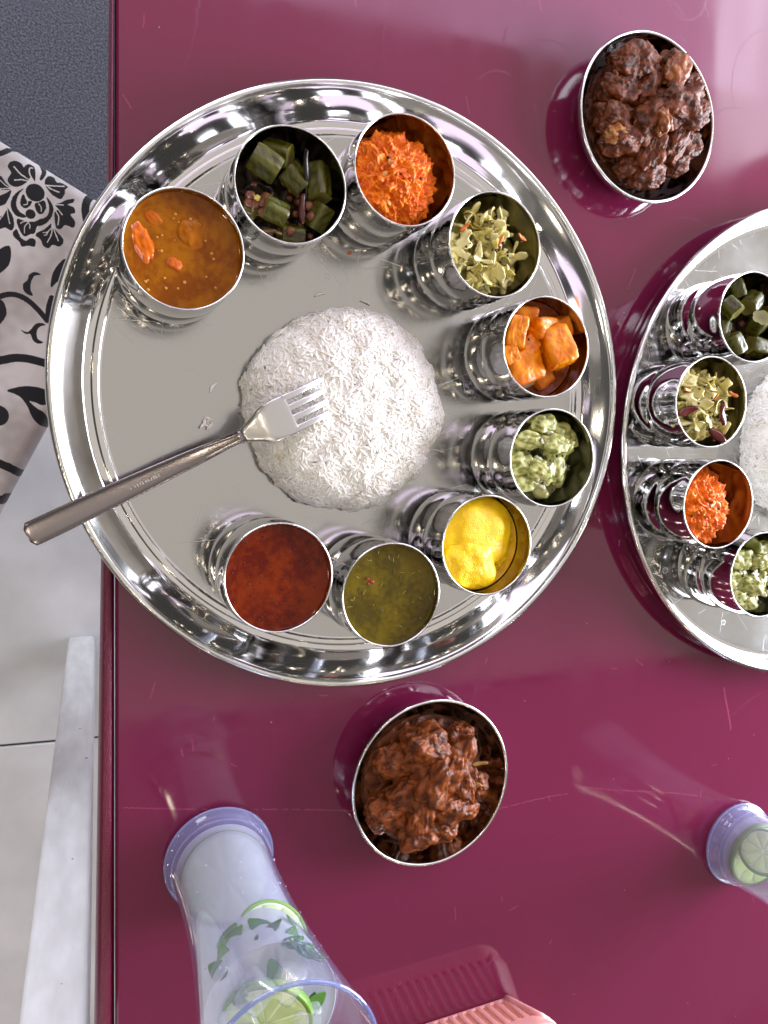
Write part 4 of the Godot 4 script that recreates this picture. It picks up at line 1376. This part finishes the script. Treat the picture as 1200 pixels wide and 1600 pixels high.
func _ready() -> void:
	rng.seed = 20240
	noise.noise_type = FastNoiseLite.TYPE_SIMPLEX_SMOOTH
	noise.frequency = 1.0
	noise.fractal_type = FastNoiseLite.FRACTAL_NONE
	ridge.noise_type = FastNoiseLite.TYPE_SIMPLEX_SMOOTH
	ridge.frequency = 1.0
	ridge.fractal_type = FastNoiseLite.FRACTAL_RIDGED
	ridge.fractal_octaves = 2
	cells.noise_type = FastNoiseLite.TYPE_CELLULAR
	cells.frequency = 0.5
	cells.fractal_type = FastNoiseLite.FRACTAL_NONE
	cells.cellular_return_type = FastNoiseLite.RETURN_DISTANCE
	cells.seed = 5
	camera_and_light()
	materials()
	grain_materials()
	floor_and_table()
	flowered_chair()
	white_post()
	steel_plate("large round steel plate carrying the fork, a rice mound and nine small bowls", Vector3(0.171, 0, -0.0297), false)
	steel_plate("steel plate at the right, partly out of view, holding four small bowls", Vector3(0.546, 0, 0.002), true)
	var y := PLATE_FLOOR + 0.0001
	var c := [Vector3(0.055, y, -0.0969), Vector3(0.1109, y, -0.1346), Vector3(0.1762, y, -0.15), Vector3(0.2332, y, -0.1146), Vector3(0.2693, y, -0.0572), Vector3(0.2751, y, 0.0102), Vector3(0.2302, y, 0.0624), Vector3(0.1682, y, 0.0883), Vector3(0.102, y, 0.0741), Vector3(0.433, y, -0.0842), Vector3(0.399, y, -0.0263), Vector3(0.4085, y, 0.0428), Vector3(0.4516, y, 0.094)]
	for b in [
		[0, "small steel bowl holding orange-brown lentil stew"], [1, "small steel bowl of dark okra between the lentil stew and the carrot"], [2, "small steel bowl of grated carrot on the large plate"], [3, "small steel bowl of pale cabbage on the large plate, beside the carrot"],
		[4, "small steel bowl holding orange pumpkin cubes"], [5, "small steel bowl of green gourd on the large plate, below the pumpkin"], [6, "small steel bowl holding yellow semolina pudding"], [7, "small steel bowl holding olive pepper broth"], [8, "small steel bowl brim-full of dark red gravy"],
		[9, "small steel bowl of okra cubes on the cut-off plate"], [10, "small steel bowl of cabbage with dark chillies on the cut-off plate"], [11, "small steel bowl half full of carrot on the cut-off plate"], [12, "small steel bowl of green gourd on the cut-off plate"]]:
		steel_bowl(b[1], c[b[0]])
	rice_mound("white rice mound with the fork stuck in it", Vector3(0.1568, PLATE_FLOOR, -0.020), 0.0612, 0.0400, 12500)
	rice_mound("white rice mound on the plate that is cut off at the right", Vector3(0.548, PLATE_FLOOR, 0.0), 0.0635, 0.0405, 10000)
	fork()
	sambar(c[0])
	okra("dark fried okra pieces with brown lentils and a charred chilli", c[1], false)
	carrot("heaped grated orange carrot in the bowl between okra and cabbage", c[2], Vector2(-0.003, 0.002), 260, 0.021)
	cabbage("pale yellow-green cabbage shreds with mustard seeds, heaped above the rim between carrot and pumpkin", c[3], Vector2(-0.004, 0.002), false)
	pumpkin(c[4])
	gourd("pale green gourd slices with coconut in the bowl between pumpkin and yellow pudding", c[5], -0.001)
	kesari(c[6])
	rasam(c[7])
	red_gravy(c[8])
	okra("diced green okra in the topmost bowl of the cut-off plate", c[9], true)
	cabbage("yellow cabbage shreds with glossy dark chilli pieces on the cut-off plate", c[10], Vector2(-0.002, 0.002), true)
	carrot("grated orange carrot filling one half of its bowl on the cut-off plate", c[11], Vector2(-0.0085, 0.003), 200, 0.021)
	gourd("green gourd slices with mustard seeds in the lowest bowl of the cut-off plate", c[12], -0.002)
	var m1 := Vector3(0.2141, 0.0004, 0.2255)
	var m2 := Vector3(0.3749, 0.0004, -0.2213)
	meat_bowl("wide steel bowl of meat between the tumblers, below the large plate", m1)
	meat_bowl("wide steel bowl of meat beyond both plates at the far side of the table", m2)
	var l1 := [[-0.004, -0.026, 0.0165, 0.006], [0.016, -0.018, 0.0165, 0.007], [-0.024, -0.018, 0.013, 0.002], [0.002, -0.004, 0.0185, 0.010], [0.024, 0.002, 0.0145, 0.006], [-0.018, 0.002, 0.014, 0.007], [-0.029, 0.014, 0.0140, 0.003], [-0.009, 0.016, 0.0155, 0.007], [0.014, 0.016, 0.0150, 0.006], [-0.008, 0.032, 0.0140, 0.003], [0.009, 0.032, 0.0120, 0.002], [0.026, 0.022, 0.0105, 0.001], [0.036, 0.006, 0.0095, 0.0], [-0.037, 0.024, 0.0075, 0.0], [0.024, -0.030, 0.009, 0.001]]
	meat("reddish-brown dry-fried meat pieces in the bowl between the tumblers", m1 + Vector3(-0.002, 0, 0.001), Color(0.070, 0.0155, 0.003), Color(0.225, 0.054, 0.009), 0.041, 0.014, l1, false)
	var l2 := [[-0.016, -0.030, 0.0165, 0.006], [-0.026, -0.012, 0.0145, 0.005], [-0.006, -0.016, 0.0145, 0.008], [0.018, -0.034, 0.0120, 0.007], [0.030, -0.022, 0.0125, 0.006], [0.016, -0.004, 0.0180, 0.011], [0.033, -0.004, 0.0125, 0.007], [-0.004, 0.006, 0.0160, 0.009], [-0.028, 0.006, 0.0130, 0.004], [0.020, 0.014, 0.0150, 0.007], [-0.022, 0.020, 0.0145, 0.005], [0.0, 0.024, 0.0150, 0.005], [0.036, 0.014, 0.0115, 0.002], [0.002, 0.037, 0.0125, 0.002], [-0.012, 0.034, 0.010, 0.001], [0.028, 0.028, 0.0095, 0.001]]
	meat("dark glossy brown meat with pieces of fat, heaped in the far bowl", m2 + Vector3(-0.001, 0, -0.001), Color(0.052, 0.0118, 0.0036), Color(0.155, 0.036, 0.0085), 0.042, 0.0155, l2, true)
	tumbler("tall clear bluish plastic tumbler near the table's rounded edge", "cloudy lime drink with mint in the tumbler near the table's rounded edge", Vector3(0.0762, 0.0004, 0.2601), 0.0, 0.66, [[0.0, 0.0215, 0.0, -0.22, 0.0268, 0.0], [0.0060, 0.1140, -0.0135, -0.9, 0.0190, 0.25], [-0.002, 0.140, 0.004, 0.35, 0.022, 1.0]])
	tumbler("clear bluish plastic tumbler at the right, only its foot in view", "cloudy lime drink with lime slices in the tumbler at the right", Vector3(0.501, 0.0004, 0.3306), 0.0, 0.2, [[0.0, 0.0180, 0.0, 0.1, 0.0262, 0.3], [-0.0075, 0.034, -0.009, -1.0, 0.0175, -0.8], [0.003, 0.075, 0.004, 1.0, 0.02, 1.2]])
	pink_basket()
	# grains and crumbs that fell beside the rice
	var stray := [[0.1435, -0.0905, 0.3, "single rice grain lying on the plate beyond the rice, near the carrot bowl"], [0.1735, -0.0875, -0.35, "single curved rice grain lying on the plate toward the cabbage bowl"], [0.0770, -0.0320, 1.0, "small broken rice grain on the bare plate floor beside the rice"]]
	for s in stray:
		var o := part(self, numbered("rice_grain"), M.grain_mesh[1], M.grains[1], Transform3D(Basis(Vector3.UP, s[2]).scaled_local(Vector3(0.007, 0.0064, 0.0064)), Vector3(s[0], PLATE_FLOOR + 0.0009, s[1])))
		tag(o, s[3], "rice grain", "stray rice grains")
	var clump := thing("rice_clump", "little clump of rice grains on the plate beside the fork neck", "rice clump", Vector3(0.0725, PLATE_FLOOR, -0.0105))
	for k in 7:
		part(clump, "rice_grain", M.grain_mesh[k % 3], M.grains[k % 4], Transform3D(Basis(Vector3.UP, rng.randf() * TAU) * Basis(Vector3(0, 0, 1), rng.randfn() * 0.3).scaled_local(Vector3(0.0052, 0.006, 0.006)), Vector3(rng.randf_range(-0.0025, 0.0025), 0.0009 + 0.0004 * k, rng.randf_range(-0.0035, 0.0035))))
	tag(part(self, numbered("carrot_crumb"), strip(0.003, 0.0016, 0.0008, 0.5, 0.0, 0.2, 4), tone(Color(0.6, 0.14, 0.012), 0.4), Transform3D(Basis(), Vector3(0.163, PLATE_FLOOR + 0.0006, -0.1165))), "tiny orange carrot crumb on the plate below the carrot bowl", "crumb")
